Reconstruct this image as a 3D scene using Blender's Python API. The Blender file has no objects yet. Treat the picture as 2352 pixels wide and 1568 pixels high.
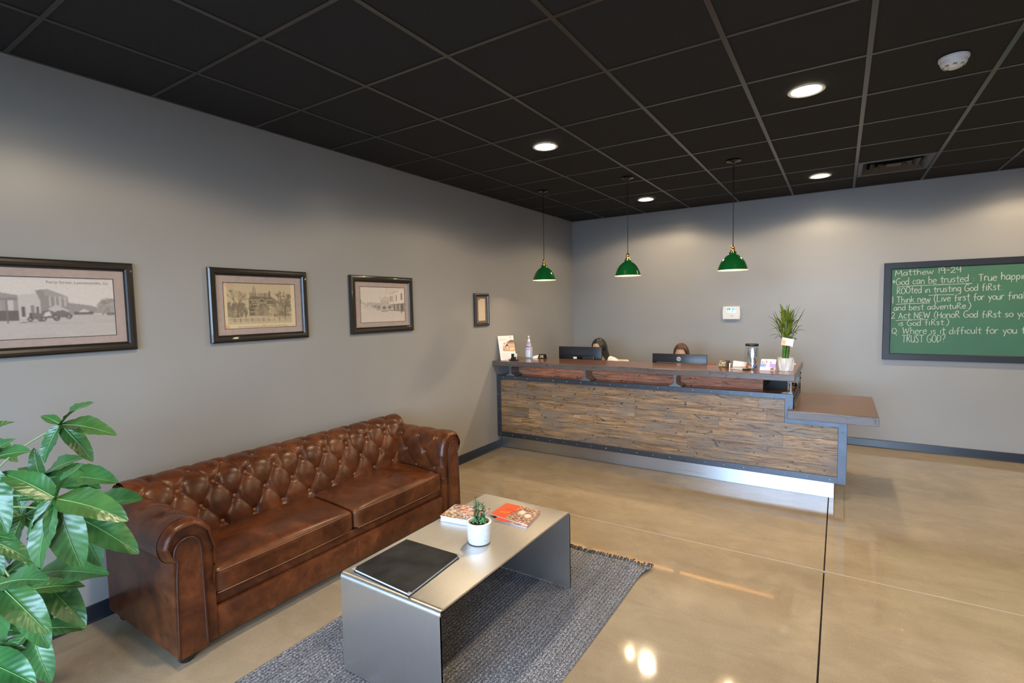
import bpy, bmesh, math, random
import numpy as np
from mathutils import Vector, Matrix
random.seed(7); rng = np.random.default_rng(7)
sc = bpy.context.scene
COL = sc.collection
PI = math.pi

# ------------------------------------------------------------------ camera, world, large lights, exposure
cam_d = bpy.data.cameras.new('camera'); cam = bpy.data.objects.new('camera', cam_d); COL.objects.link(cam)
cam_d.sensor_width = 36; cam_d.sensor_fit = 'HORIZONTAL'; cam_d.lens = 36*1168.6/2352; cam_d.clip_start = .02
_r = Vector((0.8407979, 0.5409805, -0.0199730)); _d = Vector((0.0186553, -0.0658279, -0.9976566)); _f = Vector((-0.5410276, 0.8384550, -0.0654401))
cam.matrix_world = Matrix(((_r.x, -_d.x, -_f.x, 3.33844), (_r.y, -_d.y, -_f.y, -6.87249), (_r.z, -_d.z, -_f.z, 1.63063), (0, 0, 0, 1)))
sc.camera = cam
sc.view_settings.view_transform = 'Standard'; sc.view_settings.look = 'None'; sc.view_settings.gamma = 1
sc.view_settings.use_curve_mapping = False
sc.view_settings.exposure = 0.05
DAY = 26.0            # strength of the overcast sky outside the storefront
LAMP = 10.0          # watts of each ceiling downlight
PEND = 7.0           # watts of each pendant bulb
WARM = (1.0, .79, .53)
w = bpy.data.worlds.new('sky'); sc.world = w; w.use_nodes = True
nt = w.node_tree; bg = nt.nodes['Background']
tc = nt.nodes.new('ShaderNodeTexCoord'); sp = nt.nodes.new('ShaderNodeSeparateXYZ'); cr = nt.nodes.new('ShaderNodeValToRGB')
nt.links.new(tc.outputs['Generated'], sp.inputs[0]); nt.links.new(sp.outputs[2], cr.inputs[0])
cr.color_ramp.elements[0].position = 0; cr.color_ramp.elements[0].color = (.52, .73, 1, 1)
cr.color_ramp.elements[1].position = 1; cr.color_ramp.elements[1].color = (.38, .60, 1, 1)
nt.links.new(cr.outputs[0], bg.inputs[0]); bg.inputs[1].default_value = DAY
CEIL = 2.876
XR = 7.4; YF = -9.2     # right wall, storefront wall
def portal(loc, rot, sx, sy):
    l = bpy.data.lights.new('window_portal', 'AREA'); l.shape = 'RECTANGLE'; l.size = sx; l.size_y = sy
    l.cycles.is_portal = True
    o = bpy.data.objects.new('window_portal', l); o.location = loc; o.rotation_euler = rot; COL.objects.link(o)
portal((3.0, YF-.02, 1.35), (PI/2, 0, 0), 3.4, 2.5)
sc.cycles.max_bounces = 10; sc.cycles.diffuse_bounces = 5; sc.cycles.glossy_bounces = 5; sc.cycles.transparent_max_bounces = 12
sc.cycles.sample_clamp_indirect = 6; sc.cycles.caustics_reflective = False; sc.cycles.caustics_refractive = False
sc.cycles.use_denoising = True

# ------------------------------------------------------------------ mesh helpers
class MB:
    def __init__(s): s.v = []; s.f = []; s.c = None
    def add(s, vs, fs):
        n = len(s.v); s.v += [tuple(map(float, p)) for p in vs]; s.f += [tuple(i+n for i in f) for f in fs]; return s
    def box(s, a, b):
        x0, y0, z0 = a; x1, y1, z1 = b
        return s.add([(x0,y0,z0),(x1,y0,z0),(x1,y1,z0),(x0,y1,z0),(x0,y0,z1),(x1,y0,z1),(x1,y1,z1),(x0,y1,z1)],
            [(0,3,2,1),(4,5,6,7),(0,1,5,4),(1,2,6,5),(2,3,7,6),(3,0,4,7)])
    def bbox(s, a, b, r=.004, seg=2):
        bm = bmesh.new(); bmesh.ops.create_cube(bm, size=1)
        for v in bm.verts: v.co = Vector([(a[i]+b[i])/2 + v.co[i]*(b[i]-a[i]) for i in range(3)])
        bmesh.ops.bevel(bm, geom=list(bm.edges), offset=r, segments=seg, affect='EDGES', profile=.5)
        s.bm(bm); return s
    def bm(s, bm):
        bm.verts.index_update()
        s.add([v.co[:] for v in bm.verts], [[v.index for v in f.verts] for f in bm.faces]); bm.free()
    def grid(s, fn, nu, nv, wu=False, wv=False):
        vs = [fn(i/(nu if wu else nu-1), j/(nv if wv else nv-1)) for i in range(nu) for j in range(nv)]
        fs = []
        for i in range(nu if wu else nu-1):
            for j in range(nv if wv else nv-1):
                a, b = i*nv+j, ((i+1)%nu)*nv+j; j2 = (j+1)%nv
                fs.append((a, b, ((i+1)%nu)*nv+j2, i*nv+j2))
        return s.add(vs, fs)
    def lathe(s, prof, c=(0,0,0), n=24, sx=1, sy=1, cap=True):
        vs = []; fs = []
        for r, z in prof:
            for k in range(n):
                t = 2*PI*k/n; vs.append((c[0]+r*math.cos(t)*sx, c[1]+r*math.sin(t)*sy, c[2]+z))
        for i in range(len(prof)-1):
            for k in range(n):
                k2 = (k+1)%n; fs.append((i*n+k, i*n+k2, (i+1)*n+k2, (i+1)*n+k))
        if cap:
            fs.append(tuple(range(n))[::-1]); m = (len(prof)-1)*n; fs.append(tuple(range(m, m+n)))
        return s.add(vs, fs)
    def tube(s, pts, r, n=8, cap=True):
        P = [Vector(p) for p in pts]; R = r if hasattr(r, '__len__') else [r]*len(P)
        vs = []; fs = []; up = Vector((0,0,1)); a = None
        for i, p in enumerate(P):
            t = (P[min(i+1,len(P)-1)]-P[max(i-1,0)]).normalized()
            if a is None: a = t.orthogonal().normalized()
            a = (a - t*a.dot(t)).normalized(); b = t.cross(a)
            for k in range(n):
                q = 2*PI*k/n; vs.append(p + (a*math.cos(q)+b*math.sin(q))*R[i])
        for i in range(len(P)-1):
            for k in range(n):
                k2 = (k+1)%n; fs.append((i*n+k, i*n+k2, (i+1)*n+k2, (i+1)*n+k))
        if cap:
            fs.append(tuple(range(n))[::-1]); m = (len(P)-1)*n; fs.append(tuple(range(m, m+n)))
        return s.add(vs, fs)
    def prism(s, pts, d):          # closed polygon of 3-D points pushed along d
        n = len(pts); d = Vector(d); P = [Vector(p) for p in pts]
        return s.add(P+[p+d for p in P], [tuple(range(n))[::-1], tuple(range(n, 2*n))]+[(i,(i+1)%n,(i+1)%n+n,i+n) for i in range(n)])
    def sphere(s, c, r, n=12, m=8):
        rr = r if hasattr(r,'__len__') else (r,r,r)
        bm = bmesh.new(); bmesh.ops.create_uvsphere(bm, u_segments=n, v_segments=m, radius=1)
        for v in bm.verts: v.co = Vector([c[i]+v.co[i]*rr[i] for i in range(3)])
        s.bm(bm); return s
    def xf(s, M):
        s.v = [tuple(M @ Vector(p)) for p in s.v]; return s

WL = {}
def place(name, data, parent):
    o = bpy.data.objects.new(name, data); COL.objects.link(o)
    if parent: o.parent = parent
    return o
def props(o, label=None, cat=None, group=None, kind=None):
    for k, v in (('label', label), ('category', cat), ('group', group), ('kind', kind)):
        if v: o[k] = v
    return o
def thing(name, loc, label, cat, group=None):
    o = place(name, None, None); o.location = loc; o.empty_display_size = .1; WL[o.name] = Vector(loc)
    return props(o, label, cat, group)
def mk(name, mb, mat, parent=None, smooth=False, label=None, cat=None, group=None, kind=None, origin=None):
    if parent: off = WL[parent.name]
    elif origin is not None: off = Vector(origin)
    else:
        A = np.array(mb.v); off = Vector(((A[:,0].min()+A[:,0].max())/2, (A[:,1].min()+A[:,1].max())/2, A[:,2].min()))
    me = bpy.data.meshes.new(name); uvs = getattr(mb, 'uv', None)
    V = (np.array(mb.v)-np.array(off))
    me.from_pydata(V.tolist(), [], mb.f); 
    bm = bmesh.new(); bm.from_mesh(me); bmesh.ops.recalc_face_normals(bm, faces=bm.faces) if not getattr(mb, 'norec', False) else None; bm.to_mesh(me); bm.free()
    if mb.c is not None:
        a = me.color_attributes.new('Col', 'FLOAT_COLOR', 'POINT')
        cc = np.ones((len(mb.v), 4)); cc[:, :3] = mb.c; a.data.foreach_set('color', cc.ravel())
    if mat: me.materials.append(mat)
    if uvs:
        ul = me.uv_layers.new(name='UVMap')
        for lp in me.loops: ul.data[lp.index].uv = uvs[lp.vertex_index]
    if smooth is True: me.polygons.foreach_set('use_smooth', [True]*len(me.polygons))
    elif smooth:
        me.polygons.foreach_set('use_smooth', [True]*len(me.polygons)); me.set_sharp_from_angle(angle=math.radians(smooth))
    o = place(name, me, parent); WL[o.name] = off.copy()
    if not parent: o.location = off
    return props(o, label, cat, group, kind)
def copy(o, name=None, parent=None, loc=None):
    c = o.copy(); COL.objects.link(c)
    if parent: c.parent = parent
    if loc is not None: c.location = loc
    return c
def smoothpath(P, n=8):
    P = [np.array(p, float) for p in P]; out = []
    for i in range(len(P)-1):
        p0, p1, p2, p3 = P[max(i-1,0)], P[i], P[i+1], P[min(i+2,len(P)-1)]
        for k in range(n):
            t = k/n; out.append(.5*((2*p1)+(-p0+p2)*t+(2*p0-5*p1+4*p2-p3)*t*t+(-p0+3*p1-3*p2+p3)*t**3))
    out.append(P[-1]); return out

# ------------------------------------------------------------------ materials
def sr(*c): return tuple(((x/255)/12.92 if x/255 <= .04045 else ((x/255+.055)/1.055)**2.4) for x in c)
class NT:
    def __init__(s, name):
        s.m = bpy.data.materials.new(name); s.m.use_nodes = True; s.t = s.m.node_tree; s.b = s.t.nodes['Principled BSDF']
    def n(s, typ, **kw):
        q = s.t.nodes.new('ShaderNode'+typ)
        for k, v in kw.items():
            if k.startswith('i_'):
                key = k[2:]; key = int(key) if key.isdigit() else key.replace('_', ' ')
                s.lk(v, q.inputs[key])
            else: setattr(q, k, v)
        return q
    def lk(s, v, inp):
        if isinstance(v, bpy.types.NodeSocket): s.t.links.new(v, inp)
        elif hasattr(v, 'outputs'): s.t.links.new(v.outputs[0], inp)
        else: inp.default_value = (*v, 1) if hasattr(v, '__len__') and len(v) == 3 and inp.type == 'RGBA' else v
    def set(s, **kw):
        for k, v in kw.items(): s.lk(v, s.b.inputs[k.replace('_', ' ')])
        return s.m
    def coord(s, scale=(1,1,1), what='Object', rnd=0):
        c = s.n('TexCoord').outputs[what]
        if rnd:
            r = s.n('ObjectInfo').outputs['Random']; mu = s.n('Math', operation='MULTIPLY', i_0=r, i_1=rnd)
            c = s.n('VectorMath', operation='ADD', i_0=c, i_1=mu).outputs[0]
        return s.n('Mapping', i_Vector=c, i_Scale=scale).outputs[0]
    def noise(s, vec, scale, detail=4, rough=.55, dist=0):
        return s.n('TexNoise', i_Vector=vec, i_Scale=scale, i_Detail=detail, i_Roughness=rough, i_Distortion=dist).outputs[0]
    def ramp(s, fac, stops, interp='LINEAR'):
        r = s.n('ValToRGB', i_Fac=fac); r.color_ramp.interpolation = interp; e = r.color_ramp.elements
        while len(e) < len(stops): e.new(.5)
        for q, (p, c) in zip(e, stops): q.position = p; q.color = (*c, 1) if hasattr(c, '__len__') else (c, c, c, 1)
        return r.outputs[0]
    def mix(s, f, a, b, blend='MIX'):
        q = s.n('Mix', data_type='RGBA', blend_type=blend); s.lk(f, q.inputs[0]); s.lk(a, q.inputs[6]); s.lk(b, q.inputs[7]); return q.outputs[2]
    def math(s, op, a, b=0): return s.n('Math', operation=op, i_0=a, i_1=b).outputs[0]
    def bump(s, h, st=.2, d=.01): return s.n('Bump', i_Height=h, i_Strength=st, i_Distance=d).outputs[0]
def plain(name, col, rough=.5, metal=0, coat=0, spec=.5, grain=.06, gs=40, bump=0):
    a = NT(name); v = a.coord(); nz = a.noise(v, gs, 3)
    lo = tuple(c*(1-grain) for c in col); hi = tuple(min(1, c*(1+grain)) for c in col)
    kw = dict(Base_Color=a.ramp(nz, [(.3, lo), (.7, hi)]), Roughness=rough, Metallic=metal, Coat_Weight=coat, Specular_IOR_Level=spec)
    if bump: kw['Normal'] = a.bump(nz, bump, .002)
    return a.set(**kw)
def glow(name, col, st):
    a = NT(name); return a.set(Base_Color=col, Emission_Color=col, Emission_Strength=st)
def glass(name, tint=(1,1,1), body=0, bodycol=(1,1,1)):
    a = NT(name); t = a.t; t.nodes.remove(a.b)
    lw = a.n('LayerWeight', i_Blend=.5); fr = a.n('Math', operation='MULTIPLY_ADD', i_0=a.math('POWER', lw.outputs['Facing'], 4.5), i_1=.75, i_2=.035); tr = a.n('BsdfTransparent', i_Color=tint); gl = a.n('BsdfGlossy', i_Roughness=.02)
    m = a.n('MixShader', i_0=fr.outputs[0]); t.links.new(tr.outputs[0], m.inputs[1]); t.links.new(gl.outputs[0], m.inputs[2]); out = m
    if body:
        d = a.n('BsdfDiffuse', i_Color=bodycol); m2 = a.n('MixShader', i_0=body); t.links.new(m.outputs[0], m2.inputs[1]); t.links.new(d.outputs[0], m2.inputs[2]); out = m2
    t.links.new(out.outputs[0], t.nodes['Material Output'].inputs[0]); return a.m
M = {}
def wallmat():
    a = NT('grey_wall_paint'); v = a.coord()
    n1 = a.noise(v, 1.2, 2); n2 = a.noise(v, 260, 2)
    return a.set(Base_Color=a.ramp(n1, [(.3, (.300,.292,.280)), (.7, (.322,.314,.300))]), Roughness=.37, Specular_IOR_Level=.55, Normal=a.bump(n2, .08, .001))
M['wall'] = wallmat()
M['base'] = plain('dark_baseboard_vinyl', (.018,.021,.030), .32)
M['tile'] = plain('black_ceiling_tile', (.034,.0347,.0365), .9, spec=.15, grain=.25, gs=180, bump=.3)
M['tee'] = plain('dark_ceiling_grid_paint', (.034,.033,.033), .30, spec=.7)
M['plenum'] = plain('plenum_black', (.006,.006,.006), .9)
def concrete():
    a = NT('polished_concrete'); v = a.coord()
    big = a.noise(v, .9, 5, .6, .6); mid = a.noise(v, 4.5, 6, .65, .4); st = a.noise(a.coord((1.5, 5, 1)), 1.6, 5, .6, 1.0); fine = a.noise(v, 90, 4)
    c = a.ramp(big, [(.30, sr(140,123,98)), (.5, sr(158,140,113)), (.70, sr(170,154,129))])
    c = a.mix(a.ramp(mid, [(.45, 0.), (.75, .55)]), c, sr(184,167,137))
    c = a.mix(a.ramp(st, [(.48, 0.), (.78, .40)]), c, sr(126,111,88))
    sp = a.ramp(a.noise(v, 9, 3, .7), [(.69, 0.), (.76, .7)]); c = a.mix(sp, c, sr(205,190,160))
    c = a.mix(.12, c, a.ramp(fine, [(.3, (.2,.17,.13)), (.7, (.5,.46,.4))]))
    return a.set(Base_Color=c, Roughness=a.ramp(mid, [(.3, .040), (.75, .09)]), Specular_IOR_Level=.55, Normal=a.bump(big, .03, .02))
M['floor'] = concrete()
M['joint'] = plain('dark_joint', (.012,.010,.009), .8)
M['sealant'] = plain('pale_joint_sealant', (.50,.50,.50), .5)
def wood(name, cols, sc_=(1.1, 16, 16), rough=.4, coat=.0, rnd=8, cracks=.8, spec=.4, bump=.3, knots=True):
    a = NT(name); v = a.coord(sc_, rnd=rnd)
    n1 = a.noise(v, 2.4, 10, .74, .7); n2 = a.noise(a.coord((sc_[0]*2.6, sc_[1]*2.6, sc_[2]*2.6), rnd=rnd), 2.6, 9, .76, 1.9); n3 = a.noise(a.coord((2.2, 5, 5), rnd=rnd), 1.5, 3)
    r = a.n('ObjectInfo').outputs['Random']
    c = a.ramp(n1, [(.34, cols[0]), (.47, cols[1]), (.62, cols[2])])
    c = a.mix(a.ramp(n3, [(.42, 0.), (.62, .75)]), c, cols[3]); c = a.mix(a.math('MULTIPLY', r, .38), c, cols[0])
    cr_ = a.ramp(n2, [(.385, 1.), (.45, 0.)]); c = a.mix(a.math('MULTIPLY', cr_, cracks), c, cols[4])
    h = a.math('SUBTRACT', n1, cr_)
    if knots:
        sx = a.n('SeparateXYZ', i_0=a.coord((6.5, 6.5, 7.5), rnd=rnd)); vo = a.n('TexVoronoi', voronoi_dimensions='2D', i_Vector=a.n('CombineXYZ', i_0=sx.outputs[0], i_1=sx.outputs[2]).outputs[0], i_Scale=1.0); kn = a.math('MULTIPLY', a.ramp(vo.outputs['Distance'], [(.04, 1.), (.062, 0.)]), a.ramp(a.noise(a.coord((3, 3, 3), rnd=rnd), 2.2, 2), [(.44, .15), (.52, .95)]))
        ck = a.n('TexVoronoi', i_Vector=a.coord((.9, 11, 11), rnd=rnd*1.7), i_Scale=1.6, feature='DISTANCE_TO_EDGE'); kc = a.math('MULTIPLY', a.ramp(ck.outputs['Distance'], [(.006, .85), (.02, 0.)]), a.ramp(a.noise(v, 1.3, 3), [(.45, 0.), (.55, 1.)]))
        c = a.mix(kc, c, (.014,.011,.010))
        c = a.mix(kn, c, (.012,.010,.009))
    return a.set(Base_Color=c, Roughness=rough, Coat_Weight=coat, Coat_Roughness=.12, Specular_IOR_Level=spec, Normal=a.bump(h, bump, .003))
M['plank'] = wood('weathered_plank', [(.060,.034,.017), (.27,.150,.066), (.52,.325,.155), (.22,.175,.135), (.012,.010,.009)], rough=.34, spec=.6, cracks=.95)
M['plank2'] = wood('reclaimed_back_plank', [(.13,.055,.028), (.33,.16,.085), (.48,.28,.17), (.22,.13,.09), (.02,.012,.01)], rough=.5)  # same wood as the front planks, reddened to carry the LED glow in its colour
M['bar'] = wood('red_brown_counter_wood', [(.105,.040,.017), (.155,.062,.026), (.20,.085,.037), (.14,.055,.025), (.06,.025,.012)], (.5, 5, 5), .22, .35, 0, .25, bump=.05, knots=False)
M['wing'] = wood('brown_counter_wood', [(.110,.056,.026), (.150,.078,.037), (.185,.10,.05), (.14,.07,.033), (.075,.035,.017)], (.6, 6, 6), .36, .15, 0, .3, bump=.05, knots=False)
def edgewood():
    a = NT('dark_cracked_edge'); v0 = a.coord((5.0, 3, 11)); dn = a.n('TexNoise', i_Vector=a.coord(), i_Scale=9.0, i_Detail=3.0).outputs[1]
    v = a.n('VectorMath', operation='MULTIPLY_ADD', i_0=dn, i_1=(.9,.9,.9), i_2=v0).outputs[0]
    vo = a.n('TexVoronoi', i_Vector=v, i_Scale=1.3, feature='DISTANCE_TO_EDGE'); n1 = a.noise(a.coord((1, 8, 14)), 3, 5)
    c = a.ramp(n1, [(.3, (.085,.062,.053)), (.7, (.135,.105,.092))]); k = a.ramp(vo.outputs['Distance'], [(.006, 1.), (.018, 0.)])
    k = a.math('MULTIPLY', k, a.ramp(a.noise(a.coord(), 5, 2), [(.42, 0.), (.52, 1.)]))
    return a.set(Base_Color=a.mix(k, c, (.02,.014,.012)), Roughness=.33, Coat_Weight=.2, Coat_Roughness=.2, Normal=a.bump(a.math('SUBTRACT', 1, k), .3, .002))
M['edge'] = edgewood()
def steel(name, base, rough, scale, st=.06, metal=1, an=0, tang=None):
    a = NT(name); n1 = a.noise(a.coord(scale), 3, 4, .6); n2 = a.noise(a.coord(), 2.2, 4)
    kw = dict(Base_Color=a.ramp(n2, [(.3, tuple(c*.88 for c in base)), (.7, base)]), Metallic=metal, Roughness=a.ramp(n1, [(.3, rough*.85), (.7, rough*1.15)]), Normal=a.bump(n1, st, .001))
    if an:
        t = a.n('Tangent', direction_type='RADIAL', axis=tang); kw.update(Anisotropic=an, Tangent=t.outputs[0])
    return a.set(**kw)
M['table'] = steel('brushed_stainless', (.74,.735,.72), .47, (70, 1.2, 70), .012)
a_ = NT('brushed_stainless_sheet'); n_ = a_.noise(a_.coord((70, .8, 70)), 3, 5, .7); n2_ = a_.noise(a_.coord(), 2.5, 4)
M['table'] = a_.set(Base_Color=a_.mix(a_.ramp(n_, [(.35, 0.), (.65, .8)]), (.80,.785,.755), (.66,.645,.62)), Metallic=1, Roughness=a_.ramp(n_, [(.3, .29), (.7, .45)]), Anisotropic=.72, Anisotropic_Rotation=.25, Tangent=a_.n('Tangent', direction_type='UV_MAP').outputs[0], Normal=a_.bump(n_, .03, .001))
M['kick'] = steel('brushed_kick_plate', (.68,.69,.71), .36, (.8, 60, 90), .012, an=.7, tang='X')
M['frame'] = steel('gunmetal_frame', (.085,.095,.115), .36, (6, 6, 6), .04, metal=.75)
M['beam'] = steel('grey_beam_steel', (.20,.205,.21), .5, (4, 4, 4), .08, metal=.6)
M['rivet'] = plain('bright_rivet', (.75,.74,.70), .25, 1)
def leather(name='brown_leather', worn=True):
    a = NT(name); v = a.coord(); n1 = a.noise(v, 4.5, 6, .65, .8); n2 = a.noise(v, 15, 6, .65, .4); vo = a.n('TexVoronoi', i_Vector=v, i_Scale=260)
    c = a.ramp(n1, [(.30, (.040,.011,.0045)), (.5, (.108,.030,.0088)), (.72, (.190,.060,.019))])
    c = a.mix(a.ramp(n2, [(.36, .55), (.62, 0.)]), c, (.036,.012,.006))
    ge = a.n('NewGeometry')
    if worn: c = a.mix(a.ramp(ge.outputs['Pointiness'], [(.515, 0.), (.57, .5)]), c, (.30,.125,.055))
    return a.set(Base_Color=c, Roughness=a.ramp(n2, [(.3, .26), (.7, .36)]), Specular_IOR_Level=.30, Coat_Weight=.06, Coat_Roughness=.2, Normal=a.bump(vo.outputs[0], .06, .0008))
M['leather'] = leather(); M['leatherflat'] = leather('brown_leather_panel', False)
M['seam'] = plain('dark_leather_piping', (.055,.020,.012), .35)
M['foot'] = plain('dark_turned_wood', (.014,.009,.007), .35)
def rugm():
    a = NT('grey_woven_rug'); v = a.coord((1, .6, 1)); n1 = a.noise(v, 165, 2, .5); n2 = a.noise(a.coord((9, .7, 1)), 1.5, 3)
    sx = a.n('SeparateXYZ', i_0=a.coord()).outputs[0]; rib = a.math('ABSOLUTE', a.math('SINE', a.math('MULTIPLY', a.math('ADD', sx, .625), PI*62/1.237)))
    c = a.ramp(n1, [(.34, (.070,.074,.088)), (.50, (.185,.19,.215)), (.66, (.40,.405,.43))])
    c = a.mix(a.ramp(n2, [(.45, 0.), (.7, .5)]), c, (.095,.090,.092)); c = a.mix(a.ramp(rib, [(.1, .5), (.5, 0.)]), c, (.022,.024,.031))
    return a.set(Base_Color=c, Roughness=.95, Specular_IOR_Level=.1, Normal=a.bump(n1, .6, .003))
M['rug'] = rugm()
M['fringe'] = plain('grey_fringe_yarn', (.055,.060,.072), .9, grain=.5)
M['black'] = plain('matte_black', (.012,.012,.013), .42)
M['blackgloss'] = plain('gloss_black', (.008,.008,.009), .18)
M['chrome'] = plain('dark_chrome', (.13,.13,.14), .12, 1)
M['brass'] = plain('brass', (.78,.48,.14), .22, 1)
M['green'] = plain('green_enamel', (.004,.085,.018), .12, coat=.5)
M['white'] = plain('white_plastic', (.80,.79,.77), .35)
M['whitelining'] = plain('white_enamel_lining', (.88,.80,.68), .35)
M['paper'] = plain('white_paper', (.85,.83,.80), .6)
M['pictureframe'] = plain('black_gold_rubbed_frame', (.020,.016,.012), .30, coat=.25)
M['mat'] = plain('mauve_mat_board', (.43,.335,.295), .8)
M['matdark'] = plain('brown_mat_board', (.17,.125,.10), .8)
M['glass'] = glass('clear_glass')
M['pane'] = glass('window_pane')
M['gel'] = glass('clear_gel_plastic', (.86,.93,1), .35, (.75,.86,.97))
M['jarglass'] = glass('jar_glass', (.97,.98,.96))
M['board'] = plain('green_chalkboard', sr(60,108,82), .55, grain=.08, gs=3)
M['chalk'] = plain('chalk', (.46,.53,.47), .95, grain=.3, gs=300)
M['chalkframe'] = plain('dark_wood_frame', (.020,.021,.026), .32)
M['lens'] = glow('downlight_lens', (1, .86, .62), 26)
M['bulb'] = glow('pendant_bulb', (1, .80, .50), 60)
M['led'] = glow('orange_led', (1, .42, .12), 60)
M['strip'] = plain('led_strip_tape', (.5,.4,.3), .5)
M['concretepot'] = plain('white_concrete', (.82,.80,.77), .75, grain=.08, gs=60, bump=.3)
M['ceramic'] = plain('white_glazed_ceramic', (.78,.77,.73), .15, coat=.4)
M['soil'] = plain('potting_soil', (.045,.030,.020), .95, grain=.9, gs=160, bump=.8)
def leafm(name, a0, a1, rough=.3, tr=.15):
    a = NT(name); n1 = a.noise(a.coord(), 14, 3); r = a.n('ObjectInfo').outputs['Random']
    c = a.ramp(n1, [(.3, a0), (.7, a1)])
    return a.set(Base_Color=a.mix(a.math('MULTIPLY', r, .4), c, (.10,.14,.02)), Roughness=rough, Specular_IOR_Level=.6, Coat_Weight=.2, Coat_Roughness=.25, Transmission_Weight=0.0, Subsurface_Weight=0.0)
a_ = NT('money_tree_leaf'); uv_ = a_.n('UVMap').outputs[0]; su_ = a_.n('SeparateXYZ', i_0=uv_)
w_ = a_.math('SINE', a_.math('MULTIPLY', a_.math('SUBTRACT', su_.outputs[1], a_.math('MULTIPLY', a_.math('ABSOLUTE', su_.outputs[0]), .16)), 62)); n_ = a_.noise(a_.coord(), 14, 3); r_ = a_.n('ObjectInfo').outputs['Random']
c_ = a_.mix(a_.math('MULTIPLY', r_, .35), a_.ramp(n_, [(.3, (.022,.100,.026)), (.7, (.050,.185,.045))]), (.085,.125,.018)); c_ = a_.mix(a_.ramp(w_, [(.75, 0.), (1., .12)]), c_, (.10,.25,.09))
M['leaf'] = a_.set(Base_Color=c_, Roughness=.34, Specular_IOR_Level=.55, Coat_Weight=.15, Coat_Roughness=.3, Normal=a_.bump(w_, .13, .004))
M['leafvein'] = plain('pale_leaf_midrib', (.20,.36,.10), .4)
M['petiole'] = plain('pale_green_petiole', (.26,.36,.14), .5)
M['bark'] = plain('brown_bark', (.10,.070,.045), .8, grain=.4, gs=30)
M['bambooleaf'] = leafm('bamboo_leaf', (.050,.130,.008), (.19,.25,.020), .4)
M['stalk'] = plain('bamboo_stalk', (.055,.15,.012), .35, grain=.25, gs=25)
M['herb'] = plain('rosemary_green', (.045,.14,.050), .6, grain=.3)
M['succulent'] = plain('succulent_green', (.075,.235,.075), .45, grain=.2)
M['skin'] = plain('skin', (.62,.37,.25), .5, grain=.03)
M['eye'] = plain('eye_dark', (.03,.02,.015), .2)
M['lip'] = plain('lip', (.40,.15,.12), .45)
def hairm(name, c0, c1):
    a = NT(name); n = a.noise(a.coord((60, 60, 4)), 2, 3); return a.set(Base_Color=a.ramp(n, [(.3, c0), (.7, c1)]), Roughness=.35, Normal=a.bump(n, .4, .002))
M['hairblack'] = hairm('black_hair', (.006,.005,.005), (.020,.015,.013))
M['hairbrown'] = hairm('brown_hair', (.045,.016,.008), (.12,.045,.020))
M['shirtwhite'] = plain('white_knit', (.75,.72,.68), .85)
M['shirtred'] = plain('rust_red_fabric', (.42,.075,.035), .85)
M['trouser'] = plain('dark_trousers', (.02,.022,.03), .85)
M['slot'] = plain('grey_slot', (.30,.31,.33), .5)
M['ink'] = plain('faded_caption_ink', (.24,.19,.17), .7)
M['carcass'] = plain('dark_desk_laminate', (.030,.024,.020), .5)
M['chaircream'] = plain('cream_upholstery', (.66,.58,.44), .8)
M['bezel'] = plain('monitor_black', (.010,.010,.013), .30)
M['silver'] = plain('silver_trim', (.62,.58,.52), .3, .6)
M['kraft'] = plain('orange_brown_cup', (.55,.17,.045), .5)
M['foil'] = plain('silver_foil', (.80,.82,.86), .15, 1, grain=.2, gs=60, bump=.6)
for nm, c in (('red',(.55,.03,.03)),('blue',(.05,.10,.50)),('gold',(.65,.42,.08)),('cream',(.75,.62,.42))): M['candy'+nm] = plain('wrapper_'+nm, c, .3)
M['magorange'] = plain('orange_cover', (.80,.12,.035), .35, coat=.2)
M['purple'] = plain('purple_spine', (.10,.03,.12), .4)
M['pages'] = plain('page_edges', (.80,.79,.76), .7, grain=.15, gs=300)
M['binder'] = plain('scuffed_black_cover', (.014,.014,.014), .45, grain=.9, gs=9)
M['asphalt'] = plain('parking_asphalt', (.12,.12,.12), .9)
def printm(name, rough=.45):
    a = NT(name); c = a.n('VertexColor', layer_name='Col'); return a.set(Base_Color=c.outputs[0], Roughness=rough)
M['print'] = printm('printed_paper'); M['printgloss'] = printm('glossy_print', .22)
a_ = NT('lit_lcd'); c_ = a_.n('VertexColor', layer_name='Col'); M['lcd'] = a_.set(Base_Color=c_.outputs[0], Emission_Color=c_.outputs[0], Emission_Strength=.7, Roughness=.3)

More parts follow.
